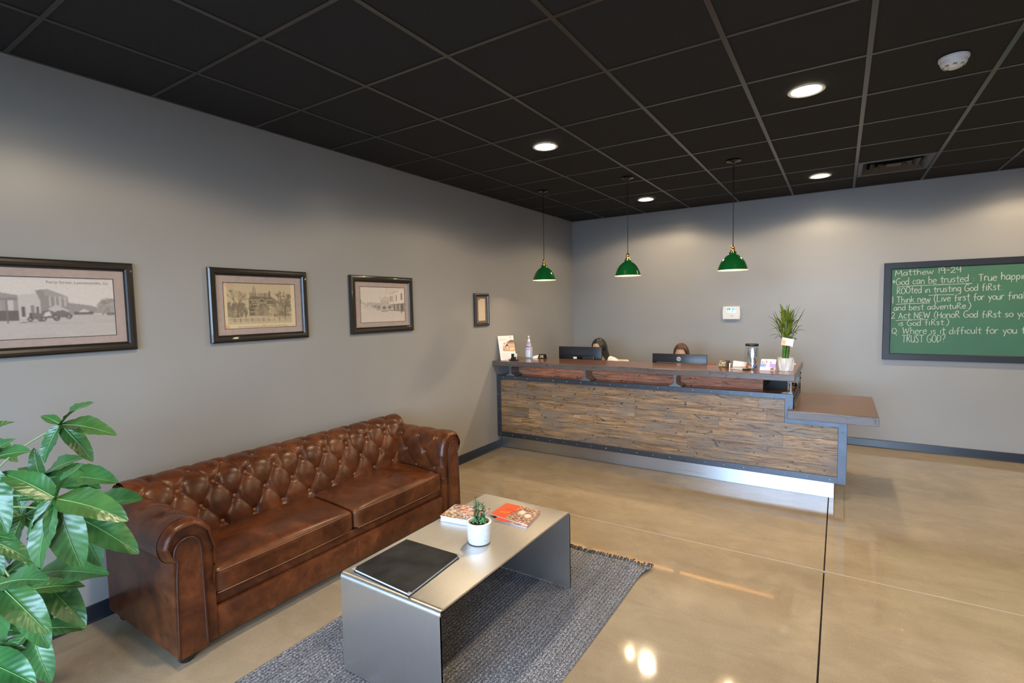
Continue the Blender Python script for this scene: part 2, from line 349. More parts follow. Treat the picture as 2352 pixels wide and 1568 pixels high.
# ------------------------------------------------------------------ flat prints painted as vertex colours on a fine grid
class Canvas:
    def __init__(s, W, H, w_, h_, bg):       # W,H metres ; w_,h_ cells; u right, v up in 0..1
        s.W, s.H, s.w, s.h = W, H, w_, h_; s.a = np.zeros((h_, w_, 3)); s.a[:] = bg
        s.u, s.v = np.meshgrid((np.arange(w_)+.5)/w_, (np.arange(h_)+.5)/h_)
    def _c(s, m, col, al=1):
        col = np.array(col if hasattr(col,'__len__') else (col,)*3)
        m = (m*al)[..., None]; s.a = s.a*(1-m)+col*m
    def poly(s, pts, col, al=1):
        ins = np.zeros(s.u.shape, bool); n = len(pts)
        for i in range(n):
            x1, y1 = pts[i]; x2, y2 = pts[(i+1)%n]
            if y1 == y2: continue
            c = ((y1 > s.v) != (y2 > s.v)) & (s.u < (x2-x1)*(s.v-y1)/(y2-y1)+x1); ins ^= c
        s._c(ins.astype(float), col, al)
    def rect(s, x0, y0, x1, y1, col, al=1): s._c(((s.u>=x0)&(s.u<=x1)&(s.v>=y0)&(s.v<=y1)).astype(float), col, al)
    def ell(s, x, y, rx, ry, col, al=1): s._c((((s.u-x)/rx)**2+((s.v-y)/ry)**2 < 1).astype(float), col, al)
    def line(s, x0, y0, x1, y1, wd, col, al=1):
        ax, ay = (x1-x0)*s.W, (y1-y0)*s.H; L = ax*ax+ay*ay+1e-12
        px, py = (s.u-x0)*s.W, (s.v-y0)*s.H; t = np.clip((px*ax+py*ay)/L, 0, 1)
        s._c((np.hypot(px-t*ax, py-t*ay) < wd*s.W/2).astype(float), col, al)
    def tree(s, x, y, ang, L, wd, d, col):
        x2 = x+math.cos(ang)*L*s.H/s.W; y2 = y+math.sin(ang)*L; s.line(x, y, x2, y2, wd, col)
        if d:
            for k in range(3): s.tree(x2, y2, ang+random.uniform(-.75,.75), L*random.uniform(.55,.8), max(wd*.62, .004), d-1, col)
    def blotch(s, x0, y0, x1, y1, n, r, c0, c1, al=.6):
        for _ in range(n): s.ell(random.uniform(x0,x1), random.uniform(y0,y1), random.uniform(.3,1)*r*s.H/s.W, random.uniform(.3,1)*r, random.uniform(c0,c1), al)
    def tint(s, dark, light):
        g = np.clip(s.a.mean(2, keepdims=True), 0, 1); s.a = np.array(dark)*(1-g)+np.array(light)*g
    def grain(s, k): s.a = np.clip(s.a*(1+rng.normal(0, k, s.a.shape[:2]+(1,))), 0, 1)
    def blur(s, n=1):
        for _ in range(n):
            p = np.pad(s.a, ((1,1),(1,1),(0,0)), 'edge'); s.a = (p[:-2,1:-1]+p[2:,1:-1]+p[1:-1,:-2]+p[1:-1,2:]+2*p[1:-1,1:-1])/6
    def mesh(s, P, U, V):                    # P corner, U,V full edge vectors
        mb = MB(); P, U, V = np.array(P), np.array(U), np.array(V)
        uu, vv = np.meshgrid(np.linspace(0,1,s.w), np.linspace(0,1,s.h))
        pts = P+uu[...,None]*U+vv[...,None]*V; mb.v = [tuple(p) for p in pts.reshape(-1,3)]
        mb.f = [(j*s.w+i, j*s.w+i+1, (j+1)*s.w+i+1, (j+1)*s.w+i) for j in range(s.h-1) for i in range(s.w-1)]
        mb.c = np.clip(s.a, 0, 1).reshape(-1,3); mb.norec = True; return mb
def textmesh(txt, size, P, U, V, shear=0, align='LEFT', off=.0004, width=None):
    cu = bpy.data.curves.new('t', 'FONT'); cu.body = txt; cu.size = size; cu.shear = shear; cu.resolution_u = 3
    o = bpy.data.objects.new('t', cu); COL.objects.link(o); dg = bpy.context.evaluated_depsgraph_get(); me = bpy.data.meshes.new_from_object(o.evaluated_get(dg))
    xs = [v.co.x for v in me.vertices]; wd = max(xs)-min(xs); k = (width/wd if width else 1)
    U, V, P = Vector(U).normalized(), Vector(V).normalized(), Vector(P); N = U.cross(V)
    sh = {'LEFT': 0, 'CENTER': -wd*k/2, 'RIGHT': -wd*k}[align]
    mb = MB(); mb.add([P+U*(v.co.x*k+sh)+V*(v.co.y*(k if width else 1))+N*off for v in me.vertices], [tuple(p.vertices) for p in me.polygons])
    bpy.data.objects.remove(o); bpy.data.curves.remove(cu); bpy.data.meshes.remove(me); return mb

# ================================================================== THE ROOM
SX, SYJ = 3.286, -3.347
fl = mk('floor', MB().box((-.1, YF-.1, -.12), (XR+.1, .1, -.012)), M['joint'], kind='structure', origin=(0,0,0))
g = .004
for x0, x1 in ((0, SX-g), (SX+g, XR)):
    for y0, y1 in ((YF, SYJ-g*.9), (SYJ+g*.9, 0)):
        mk('concrete_slab', MB().box((x0, y0, -.02), (x1, y1, 0)), M['floor'], fl)
mk('joint_sealant', MB().box((0, SYJ-g*.9, -.02), (XR, SYJ+g*.9, -.0008)), M['sealant'], fl, label='pale sealed floor joint')
def wallbox(name, a, b): return mk(name, MB().box(a, b), M['wall'], kind='structure')
wallbox('wall_left', (-.15, YF, 0), (0, 0, CEIL+.15))
wallbox('wall_back', (-.15, 0, 0), (XR+.15, .15, CEIL+.15))
wallbox('wall_right', (XR, YF, 0), (XR+.15, 0, CEIL+.15))
# storefront wall with two wide glazed openings
wf = MB(); ops = [(1.3, 2.95), (3.05, 4.7)]
wf.box((-.15, YF-.15, 0), (1.3, YF, CEIL+.15)).box((4.7, YF-.15, 0), (XR+.15, YF, CEIL+.15)).box((1.3, YF-.15, 2.6), (4.7, YF, CEIL+.15)).box((1.3, YF-.15, 0), (4.7, YF, .1))
wf.box((2.95, YF-.15, .1), (3.05, YF, 2.6))
mk('wall_front', wf, M['wall'], kind='structure')
def window(nm, width, h, Mx):
    mb = MB()
    for x0, x1, z0, z1 in ((0,.05,.1,h),(width-.05,width,.1,h),(0,width,.1,.15),(0,width,h-.05,h),(width/2-.025,width/2+.025,.15,h-.05)): mb.box((x0, -.10, z0), (x1, -.04, z1))
    wn = mk(nm, mb.xf(Mx), M['frame'], kind='structure')
    for xa, xb in ((.05, width/2-.025), (width/2+.025, width-.05)): mk('pane', MB().box((xa, -.074, .15), (xb, -.068, h-.05)).xf(Mx), M['pane'], wn)
for i, (x0, x1) in enumerate(ops): window('window_%d' % (i+1), x1-x0, 2.6, Matrix.Translation((x0, YF, 0)))
mk('trim_1', MB().box((-20, -40, -.14), (28, YF-.16, -.02)), M['asphalt'], kind='structure', label='asphalt outside the storefront')
BB = .092
def basebd(name, pts, d):
    mb = MB(); mb.prism(pts, d); return mk(name, mb, M['base'], kind='structure')
basebd('baseboard_left', [(0,YF,0),(.016,YF,0),(.011,YF,.012),(.006,YF,BB-.006),(.003,YF,BB),(0,YF,BB)], (0,-YF,0))
basebd('baseboard_back', [(0,0,0),(0,-.016,0),(0,-.011,.012),(0,-.006,BB-.006),(0,-.003,BB),(0,0,BB)], (XR,0,0))
# suspended ceiling: tees and tiles are parts of it
GX = [2.269+.58535*i for i in range(-3, 9)]; GY = [-4.8461+.6096*j for j in range(-7, 8)]
ce = mk('ceiling', MB().box((-.1, YF-.1, CEIL+.16), (XR+.1, .1, CEIL+.2)), M['plenum'], kind='structure', origin=(0,0,CEIL))
tw = .012
for x in GX: mk('main_runner', MB().box((x-tw, YF, CEIL), (x+tw, 0, CEIL+.03)), M['tee'], ce)
ct = [mk('cross_tee', MB().box((0, y-tw*.8, CEIL+.0006), (XR, y+tw*.8, CEIL+.03)), M['tee'], ce) for y in GY]
mk('wall_angle', MB().box((0, YF, CEIL+.0003), (.02, 0, CEIL+.02)).box((0, -.02, CEIL+.0003), (XR, 0, CEIL+.02)), M['tee'], ce)
xs = [-.0]+GX+[XR]; ys = [YF]+GY+[0]; VENT = (3, 6)
vent_cell = (GX[5], GX[6], GY[13], GY[14])
cache = {}
for i in range(len(xs)-1):
    for j in range(len(ys)-1):
        x0, x1, y0, y1 = xs[i]+tw*.7, xs[i+1]-tw*.7, ys[j]+tw*.6, ys[j+1]-tw*.6
        if x1-x0 < .03 or y1-y0 < .03: continue
        if abs(xs[i]-vent_cell[0]) < .01 and abs(ys[j]-vent_cell[2]) < .01: continue
        key = (round(x1-x0, 3), round(y1-y0, 3)); cx, cy = (x0+x1)/2, (y0+y1)/2
        if key in cache:
            c = copy(cache[key]); c.location = (cx-cache[key]['cx'], cy-cache[key]['cy'], 0)
        else:
            cache[key] = mk('ceiling_tile', MB().box((x0, y0, CEIL+.005), (x1, y1, CEIL+.02)), M['tile'], ce); cache[key]['cx'] = cx; cache[key]['cy'] = cy
for c in cache.values(): del c['cx'], c['cy']

# ================================================================== RECESSED DOWNLIGHTS
LX = [1.391, 3.147, 4.903]; LY = [-.884, -3.322, -5.76]
LLAB = {(0,0):'round recessed ceiling light, small one over the desk nearest the left wall', (1,0):'round recessed ceiling light nearest the square air vent', (2,0):'round recessed ceiling light out of frame above the chalkboard',
 (0,1):'round recessed ceiling light in the middle of the ceiling, in front of the three pendants', (1,1):'large bright round recessed ceiling light beside the smoke detector', (2,1):'round recessed ceiling light out of frame right of the smoke detector',
 (0,2):'round recessed ceiling light cut off by the top edge of the photo', (1,2):'round recessed ceiling light out of frame above the camera', (2,2):'round recessed ceiling light out of frame at the right of the camera'}
def downlight(x, y, lab):
    t = thing('recessed_light', (x, y, CEIL), lab, 'ceiling light', 'recessed ceiling lights')
    z = CEIL
    mk('trim_ring', MB().lathe([(.078, z-.0005), (.097, z-.0005), (.099, z-.003), (.094, z-.007), (.080, z-.004), (.078, z-.0005)], (x, y, 0), 40, cap=False), M['white'], t, 40)
    mk('lens', MB().lathe([(.0005, z-.0045), (.079, z-.0040)], (x, y, 0), 32, cap=False), M['lens'], t, True)
    l = bpy.data.lights.new('downlight', 'AREA'); l.shape = 'DISK'; l.size = .15; l.energy = LAMP; l.color = WARM; l.spread = math.radians(160)
    o = bpy.data.objects.new('downlight', l); COL.objects.link(o); o.parent = t; o.location = (0, 0, -.009)
    l = bpy.data.lights.new('downlight_cone', 'SPOT'); l.energy = LAMP*6.0; l.color = WARM; l.shadow_soft_size = .06; l.spot_size = math.radians(153); l.spot_blend = .22
    o = bpy.data.objects.new('downlight_cone', l); COL.objects.link(o); o.parent = t; o.location = (0, 0, -.012)
for i in range(3):
    for j in range(3): downlight(LX[i], LY[j], LLAB[(i, j)])

# ================================================================== RECEPTION DESK
desk = thing('reception_desk', (1.7, -2.0, 0), 'long reception desk clad in weathered planks inside a riveted dark steel frame', 'desk')
PF = -2.05; zb0, zt0, zs = .152, .862, .660; xl, xr, xm = .012, 3.405, 3.022
FW = .055
# carcass set back behind the planks
mk('carcass', MB().box((.01, -1.955, .15), (3.0, -1.90, .845)).box((3.0, -1.955, .15), (3.33, -1.90, .655)).box((3.30, -1.90, .15), (3.33, -1.10, .655)), M['carcass'], desk)
mk('kick_plate', MB().box((.006, -1.965, .001), (3.322, -1.955, .152)).box((3.312, -1.955, .001), (3.322, -1.1, .152)), M['kick'], desk, label='brushed steel kick plate')
# planks
rows = 6; x0p, x1p = xl+.03, xr-.03; zA, zB = zb0+.03, zt0-.03; rh = (zB-zA)/rows
for r in range(rows):
    z0, z1 = zA+r*rh+.0008, zA+(r+1)*rh-.0008
    x = x0p - random.uniform(.2, .9)
    xend = x1p if z1 < zs-.0 else xm-.03
    while x < xend-.001:
        L = random.uniform(.75, 1.35); a, b = max(x, x0p)+.0006, min(x+L, xend)-.0006
        if xend-b < .12: b = xend
        if b-a > .02:
            dy = random.uniform(0, .002)
            if z1 > zs and a < xm-.03 < b: b = xm-.03
            mk('plank', MB().box((a, PF+.008-dy, z0), (b, PF+.03, z1)), M['plank'], desk)
        x += L if b < xend else 99
# the row that straddles the step
zz = zA+4*rh
mk('backing_sheet', MB().box((xl+.02, PF+.03, zb0+.01), (xr-.02, -1.96, zs-.01)).box((xl+.02, PF+.03, zs-.011), (xm-.02, -1.96, zt0-.01)), M['carcass'], desk)
def rail(a, b): return mk('frame_rail', MB().bbox(a, b, .002, 1), M['frame'], desk)
y0, y1 = PF-.004, PF+.012
rail((xl, y0, zb0), (xr, y1, zb0+FW)); rail((xl, y0, zt0-.045), (xm, y1, zt0)); rail((xl, y0-.0005, zb0+.0), (xl+.045, y1, zt0-.001))
rail((xm-.062, y0-.0005, zs-.04), (xm, y1, zt0-.001)); rail((xm-.062, y0-.001, zs-.045), (xr, y1, zs)); rail((xr-.062, y0-.0008, zb0+.001), (xr, y1, zs+.0))
mk('frame_flange', MB().box((xl, PF+.004, zt0-.003), (xm, -1.99, zt0)).box((xm-.004, PF+.004, zs), (xm, -1.99, zt0)).box((xr-.004, PF+.004, zb0), (xr, -1.10, zs)), M['frame'], desk)
riv = mk('rivet', MB().sphere((.1, y0-.001, zt0-.022), (.0055, .004, .0055), 8, 6), M['rivet'], desk, True)
def rv(x, z): 
    c = copy(riv); c.location = (x-.1, 0, z-(zt0-.022))
for k in range(1, 19): rv(.1+k*.1622, zt0-.022)
for k in range(0, 21): rv(.05+k*.1622, zb0+.027)
for k in range(3): rv(xl+.022, .30+k*.17)
rv(xm-.03, .75); rv(xm-.03, .665)
for k in range(4): rv(xr-.03, .25+k*.11)
for k in range(3): rv(xm+.06+k*.13, zs-.014)
# inner counter (shelf) under the bar, wood back planks, steel posts
mk('inner_shelf', MB().box((.005, -1.99, .835), (3.0135, -1.86, .858)).box((.005, -1.86, .835), (2.772, -1.70, .858)), M['bar'], desk, label='red-brown wooden ledge under the bar top')
xa = .10
for r in range(2):
    x = xa - (.3 if r else 0)
    while x < 2.77:
        L = random.uniform(.55, .95); a, b = max(x, xa)+.0006, min(x+L, 2.772)-.0006
        if b-a > .03: mk('back_plank', MB().box((a, -1.875-random.uniform(0,.002), .859+r*.0605), (b, -1.85, .918+r*.0605)), M['plank2'], desk)
        x += L
mk('back_panel', MB().box((xa, -1.85, .859), (2.772, -1.83, .979)).box((2.752, -1.83, .859), (2.772, -1.3, .979)), M['carcass'], desk)
def ibeam(x, name='steel_post'):
    pr = []; zl, zh = .862, .980; zm = (zl+zh)/2
    left = [(-.057, zl), (-.057, zl+.008), (-.022, zl+.022), (-.010, zl+.034), (-.008, zh-.028), (-.018, zh-.014), (-.034, zh-.008), (-.034, zh)]
    out = left + [(-a, b) for a, b in reversed(left)]
    return mk(name, MB().prism([(x+a, -2.045, b) for a, b in out], (0, .165, 0)), M['beam'], desk)
for x in (.193, 1.118, 2.042): ibeam(x)
mk('steel_post', MB().prism([(3.008+a, -2.045, b) for a, b in [(-.03,.862),(.012,.862),(.004,.872),(.0,.885),(.0,.968),(.012,.972),(.012,.980),(-.034,.980),(-.034,.968),(-.012,.955),(-.010,.885),(-.03,.872)]], (0, .045, 0)), M['beam'], desk)
mk('rear_panel', MB().box((2.55, -1.36, .736), (2.925, -1.34, .979)), M['carcass'], desk)  # dark sheet added behind the opening to keep it dark under the bar
mk('end_plate', MB().box((3.006, -1.22, .735), (3.022, -1.12, .980)).box((3.014, -2.04, .7362), (3.022, -1.12, .845)), M['beam'], desk, label='grey steel end plate with dark bolts')
for y, z in ((-1.95,.822),(-1.8,.822),(-1.65,.822),(-1.5,.822),(-1.35,.822),(-1.17,.94),(-1.17,.89)):
    mk('bolt', MB().sphere((3.024, y, z), (.006, .011, .011), 8, 6), M['black'], desk, True)
# lower work surface behind the desk
mk('work_surface', MB().box((.005, -1.9, .70), (3.004, -.98, .735)), M['carcass'], desk)
mk('desk_leg', MB().box((.01, -1.9, 0), (.05, -1.0, .70)), M['carcass'], desk); mk('desk_leg', MB().box((2.93, -1.9, 0), (2.97, -1.0, .70)), M['carcass'], desk)
# LED strip under the bar
led = thing('led_strip', (1.9, -1.97, .979), 'thin strip of orange light dots fixed under the bar top of the reception desk', 'light strip')
mk('strip_tape', MB().box((.30, -1.978, .9775), (2.90, -1.962, .9798)), M['strip'], led)
dots = MB()
for k in range(128):
    x = .34+k*.0200; dots.box((x-.0022, -1.9722, .9755), (x+.0022, -1.9678, .9777))
mk('light_dots', dots, M['led'], led, kind='stuff')
l = bpy.data.lights.new('led_glow', 'AREA'); l.shape = 'RECTANGLE'; l.size = 2.5; l.size_y = .012; l.energy = .55; l.color = (1, .50, .20)
o = bpy.data.objects.new('led_glow', l); COL.objects.link(o); o.parent = led; o.location = (-.3, 0, -.005)
# tops
bar = thing('bar_top', (1.5, -1.85, .98), 'thick red-brown wooden bar top running along the reception desk', 'countertop')
mk('top_board', MB().prism([(.002,-2.112,.981),(3.027,-2.112,.981),(3.027,-1.02,.981),(2.62,-1.02,.981),(2.62,-1.62,.981),(.002,-1.62,.981)], (0,0,.0530)), M['bar'], bar)
mk('front_edge', MB().bbox((.001, -2.125, .980), (3.035, -2.112, 1.0338), .003, 2), M['edge'], bar, label='dark front edge scored with crack lines')
mk('end_edge', MB().bbox((3.027, -2.112, .980), (3.035, -1.02, 1.0338), .003, 2), M['edge'], bar)
wing = thing('side_counter', (3.3, -1.6, .665), 'low brown wooden side counter sticking out at the right end of the desk', 'countertop')
mk('top_board', MB().box((3.027, -2.112, .666), (3.600, -1.10, .7355)).box((2.985, -2.112, .666), (3.027, PF-.006, .7355)), M['wing'], wing)
mk('front_edge', MB().bbox((2.985, -2.128, .665), (3.606, -2.112, .735), .003, 2), M['edge'], wing, label='dark front edge scored with crack lines')
mk('end_edge', MB().bbox((3.600, -2.112, .665), (3.607, -1.10, .735), .003, 2), M['edge'], wing)

# ================================================================== CHESTERFIELD SOFA
YC = -4.815; sofa = thing('chesterfield_sofa', (.45, YC, 0), 'brown leather sofa with button-tufted back and rolled arms against the left wall', 'sofa')
DU, DV = .19, .118
def tuftf(u, v, amp):
    a = u/DU+v/(2*DV); b = -u/DU+v/(2*DV)
    h = (np.abs(np.sin(PI*a))*np.abs(np.sin(PI*b)))**.27
    j = np.round(v/DV); i = np.round((u-(np.mod(j,2))*DU/2)/DU); dx = u-(i+np.mod(j,2)/2)*DU; dy = v-j*DV
    return amp*h - amp*.75*np.exp(-(dx*dx+dy*dy)/.026**2)
def profile(P, n):
    S = np.array(smoothpath(P, 12)); d = np.r_[0, np.cumsum(np.hypot(*np.diff(S, axis=0).T))]
    t = np.linspace(0, d[-1], n); X = np.c_[np.interp(t, d, S[:,0]), np.interp(t, d, S[:,1])]
    T = np.gradient(X, axis=0); T /= np.linalg.norm(T, axis=1)[:,None]; N = np.c_[-T[:,1], T[:,0]]
    return t, X, N
def tufted(along0, along1, P, v0, n_u, n_v, amp, fade, mapf, uoff, fl=1):
    t, X, N = profile(P, n_v); N = N*fl; U = np.linspace(along0, along1, n_u)
    uu, tt = np.meshgrid(U, t, indexing='ij')
    f = np.interp(tt, [0, fade[0], fade[1], t[-1]], [1, 1, 0, 0])
    h = tuftf(uu-uoff, tt-v0, amp)*f+amp*.9*(1-f)
    p = X[None]-N[None]*h[...,None]
    mb = MB(); n = len(t)
    mb.v = [mapf(U[i], p[i,j,0], p[i,j,1]) for i in range(len(U)) for j in range(n)]
    mb.f = [(i*n+j, (i+1)*n+j, (i+1)*n+j+1, i*n+j+1) for i in range(len(U)-1) for j in range(n-1)]
    return mb, (t, X, N)
def buttons(parent, along0, along1, v0, prof, rows_, mapf, uoff, amp):
    t, X, N = prof
    for r in rows_:
        v = v0+r*DV; x = np.array([np.interp(v, t, X[:,0]), np.interp(v, t, X[:,1])]); nn = np.array([np.interp(v, t, N[:,0]), np.interp(v, t, N[:,1])])
        k0 = math.ceil((along0-uoff)/DU-.5*(r%2)); k1 = math.floor((along1-uoff)/DU-.5*(r%2))
        for k in range(k0, k1+1):
            u = uoff+(k+.5*(r%2))*DU; q = x+nn*amp*.30
            bm = MB().sphere((0,0,0), (.0125,.0125,.0125), 10, 6); c = Vector(mapf(u, *q)); d = (Vector(mapf(u, *(q-nn*.01)))-c).normalized()
            bm.v = [tuple(c+Vector(p)-d*(Vector(p).dot(d)*.5)) for p in bm.v]
            mk('button', bm, M['leather'], parent, True)
# back: profile in (x, z), seat line up and over the roll
BP = [(.395,.36),(.372,.455),(.335,.565),(.292,.665),(.250,.715),(.185,.742),(.115,.725),(.070,.665),(.062,.58),(.06,.30)]
mapb = lambda u, x, z: (x, u, z)
mb, prof = tufted(-5.80, -3.83, BP, .085, 330, 130, .018, (.52, .62), mapb, YC)
bk = mk('back', mb, M['leather'], sofa, True)
buttons(bk, -5.66, -3.97, .085, prof, (0, 1, 2, 3), mapb, YC, .018)
# arms: profile across (d outward from the inner face, z)
AP = [(.000,.34),(-.012,.42),(-.012,.52),(.006,.60),(.045,.655),(.105,.676),(.172,.656),(.208,.595),(.196,.530),(.160,.497),(.150,.45)]
for sgn, yi in ((-1, -5.662), (1, -3.968)):
    mapa = lambda u, d, z, s=sgn, y=yi: (u, y+s*d, z)
    mb, prof = tufted(.10, .778, AP, .075, 120, 110, .014, (.40, .50), mapa, .735, -1)
    ar = mk('arm', mb, M['leather'], sofa, True)
    buttons(ar, .30, .78, .075, prof, (0, 1, 2), mapa, .735, .014)
    # pleated band around the front of the roll
    t, X, N = profile(AP, 70); N = -N; band = MB(); nb = 9
    def bandp(i, j):
        a = -PI/2*.0+PI/2*(i/(nb-1)); k = .014*.9
        off = k+.002-.030*(1-math.cos(a)); pl = .006*(1-abs(math.sin(j*PI/9))**.5)*math.sin(a)
        p = X[j]-N[j]*(off-.004+pl); return (.768+.062*math.sin(a), yi+sgn*p[0], p[1])
    band.v = [bandp(i, j) for i in range(nb) for j in range(70)]
    band.f = [(i*70+j, (i+1)*70+j, (i+1)*70+j+1, i*70+j+1) for i in range(nb-1) for j in range(69)]
    mk('pleated_band', band, M['leather'], ar, True)
    # scroll-shaped front facing with piping
    out = [(.052,.05),(.056,.40),(.058,.53),(.075,.585),(.112,.606),(.152,.592),(.172,.556),(.170,.525),(.160,.505),(.168,.40),(.176,.05)]
    S = smoothpath(out, 6); pts = [(.815, yi+sgn*a, b) for a, b in S]
    fc = MB().prism(pts, (.014, 0, 0)); fo = mk('arm_facing', fc, M['leatherflat'], sofa, 30, label='scroll-shaped front panel of the arm')
    mk('piping', MB().tube([(.829, yi+sgn*a, b) for a, b in S], .0048, 8), M['seam'], fo, True)
    # filled core behind the band + outer side panel
    core = smoothpath([(.0,.06),(-.003,.45),(.0,.53),(.018,.596),(.052,.641),(.105,.660),(.166,.641),(.195,.592),(.184,.535),(.152,.508),(.150,.40),(.158,.05)], 4)
    mk('arm_frame', MB().prism([(.07, yi+sgn*a, b) for a, b in core], (.748, 0, 0)), M['leatherflat'], sofa, 30)
    mk('side_panel', MB().bbox((.05, min(yi+sgn*.15, yi+sgn*.178), .05), (.818, max(yi+sgn*.15, yi+sgn*.178), .525), .008, 2), M['leatherflat'], sofa, 40)
mk('base_frame', MB().bbox((.06, -5.70, .05), (.812, -3.93, .205), .010, 2).bbox((.06, -5.70, .200), (.790, -3.93, .262), .018, 3), M['leatherflat'], sofa, 40, label='leather front rail with a rounded upper band')
mk('rail_seam', MB().tube([(.8135, -4.80, .055), (.8135, -4.80, .20)], .002, 6), M['seam'], sofa)
mk('back_frame', MB().box((.04, -5.72, .06), (.11, -3.91, .68)), M['leatherflat'], sofa)
def cushion(y0, y1):
    def fn(u, v): return None
    bm = bmesh.new(); bmesh.ops.create_cube(bm, size=1); bmesh.ops.subdivide_edges(bm, edges=list(bm.edges), cuts=17, use_grid_fill=True)
    lo = Vector((.375, y0, .258)); hi = Vector((.806, y1, .385)); r = .028
    for v in bm.verts:
        p = Vector([lo[i]+(hi[i]-lo[i])*(v.co[i]+.5) for i in range(3)]); q = Vector([min(max(p[i], lo[i]+r), hi[i]-r) for i in range(3)])
        d = p-q; p = q+d.normalized()*r if d.length > 1e-6 else p
        cu = math.sin(PI*min(max((p.x-lo.x)/(hi.x-lo.x), 0), 1))*math.sin(PI*min(max((p.y-y0)/(y1-y0), 0), 1))
        if p.z > .33: p.z += .038*cu**.6+(.028*(hi.x-p.x)/(hi.x-lo.x))
        elif p.z > .3: p.z += .01*cu
        p.x += .006*math.sin(PI*min(max((p.y-y0)/(y1-y0),0),1)) if p.x > .6 else 0
        v.co = p
    mb = MB(); mb.bm(bm); c = mk('seat_cushion', mb, M['leather'], sofa, True)
    for z in (.268, .374): mk('piping', MB().tube([(.803, y0+.02, z), (.8085, (y0*3+y1)/4, z), (.810, (y0+y1)/2, z), (.8085, (y0+3*y1)/4, z), (.803, y1-.02, z)], .0035, 6), M['leather'], c, True)
cushion(-5.668, -4.812); cushion(-4.802, -3.962)
for x, y in ((.765, -5.785), (.765, -3.845), (.12, -5.785), (.12, -3.845)):
    mk('leg', MB().lathe([(.026, 0), (.031, .006), (.033, .018), (.042, .036), (.052, .050), (.052, .058)], (x, y, 0), 18), M['foot'], sofa, 40)

# ================================================================== RUG
rg = thing('rug', (1.74, -4.9, 0), 'grey ribbed woven rug with a fringed far edge under the steel table', 'rug')
rx0, rx1, ry0, ry1 = 1.115, 2.352, -6.2, -3.84; NR = 62
def rugp(i, j, nx, ny):
    u = i/(nx-1); v = j/(ny-1); y = ry0+(ry1-ry0)*v
    x = rx0+(rx1-rx0)*u+.006*math.sin(9*v+1)*(u-.3)
    z = .003+.0035*abs(math.sin(PI*u*NR))
    k = max(0, (y+4.05)/.21); x += .05*k*k*u**6; z += .018*math.sin(min(k,1)*PI*.75)*u**8 + .004*k*math.sin(u*23)**2
    y += -.012*u+.006*math.sin(u*17)*k
    return (x, y, z)
nx, ny = NR*4+1, 70; mb = MB(); mb.v = [rugp(i, j, nx, ny) for i in range(nx) for j in range(ny)]
mb.f = [(i*ny+j, (i+1)*ny+j, (i+1)*ny+j+1, i*ny+j+1) for i in range(nx-1) for j in range(ny-1)]
mk('woven_field', mb, M['rug'], rg, True)
fr = MB()
for k in range(95):
    u = (k+.5)/95; x, y, z = rugp(int(u*(nx-1)), ny-1, nx, ny); L = random.uniform(.012, .034); a = random.uniform(-.9, .9)
    fr.tube([(x, y-.015, z+.002), (x+.3*L*a, y+.3*L, z+.006+.006*random.random()), (x+L*a, y+L, max(.004, z+.002*random.random()))], [.004, .0055, .003], 5)
mk('fringe', fr, M['fringe'], rg, True, kind='stuff')

# ================================================================== COFFEE TABLE + ITEMS ON IT
tx0, tx1, ty0, ty1, tz = 1.476, 2.058, -5.444, -4.312, .465; R_ = .024; th = .008; zb = .012
path = [(ty0, zb)]+[(ty0+R_-R_*math.cos(a), tz-R_+R_*math.sin(a)) for a in np.linspace(0, PI/2, 9)]+[(ty1-R_+R_*math.sin(a), tz-R_+R_*math.cos(a)) for a in np.linspace(0, PI/2, 9)]+[(ty1, zb)]
inn = [(ty0+th, zb)]+[(ty0+R_-(R_-th)*math.cos(a), tz-R_+(R_-th)*math.sin(a)) for a in np.linspace(0, PI/2, 9)]+[(ty1-R_+(R_-th)*math.sin(a), tz-R_+(R_-th)*math.cos(a)) for a in np.linspace(0, PI/2, 9)]+[(ty1-th, zb)]
mb = MB(); n = len(path)
for x in (tx0, tx1): mb.v += [(x, a, b) for a, b in path]+[(x, a, b) for a, b in inn]
for i in range(n-1):
    mb.f += [(i, i+1, 2*n+i+1, 2*n+i), (n+i, 3*n+i, 3*n+i+1, n+i+1), (i, n+i, n+i+1, i+1), (2*n+i, 2*n+i+1, 3*n+i+1, 3*n+i)]
mb.f += [(0, 2*n, 3*n, n), (n-1, 2*n-1, 4*n-1, 3*n-1)]
ctab = mk('coffee_table', mb, M['table'], None, 35, label='waterfall coffee table bent from one brushed stainless steel sheet on the rug', cat='table')
uvl = ctab.data.uv_layers.new(name='UVMap'); dl = np.r_[0, np.cumsum(np.hypot(*np.diff(np.array(path), axis=0).T))]
for lp in ctab.data.loops:
    vi = lp.vertex_index; uvl.data[lp.index].uv = (dl[vi % n], vi//(2*n)*.6)
TZ = tz+.0008
def slab(name, quad, z0, z1, mat, parent, smooth=False):
    return mk(name, MB().prism([(x, y, z0) for x, y in quad], (0, 0, z1-z0)), mat, parent, smooth)
def inset(q, k):
    c = np.mean(q, axis=0); return [tuple(c+(np.array(p)-c)*k) for p in q]
q = [(1.526,-5.411),(1.886,-5.431),(1.858,-5.072),(1.526,-5.079)]
bd = thing('portfolio_binder', (1.70, -5.25, TZ), 'large scuffed black portfolio binder lying at the near end of the steel table', 'binder')
slab('back_cover', q, TZ, TZ+.003, M['binder'], bd); slab('pages', inset(q, .975), TZ+.003, TZ+.013, M['pages'], bd); slab('front_cover', q, TZ+.013, TZ+.0165, M['binder'], bd)
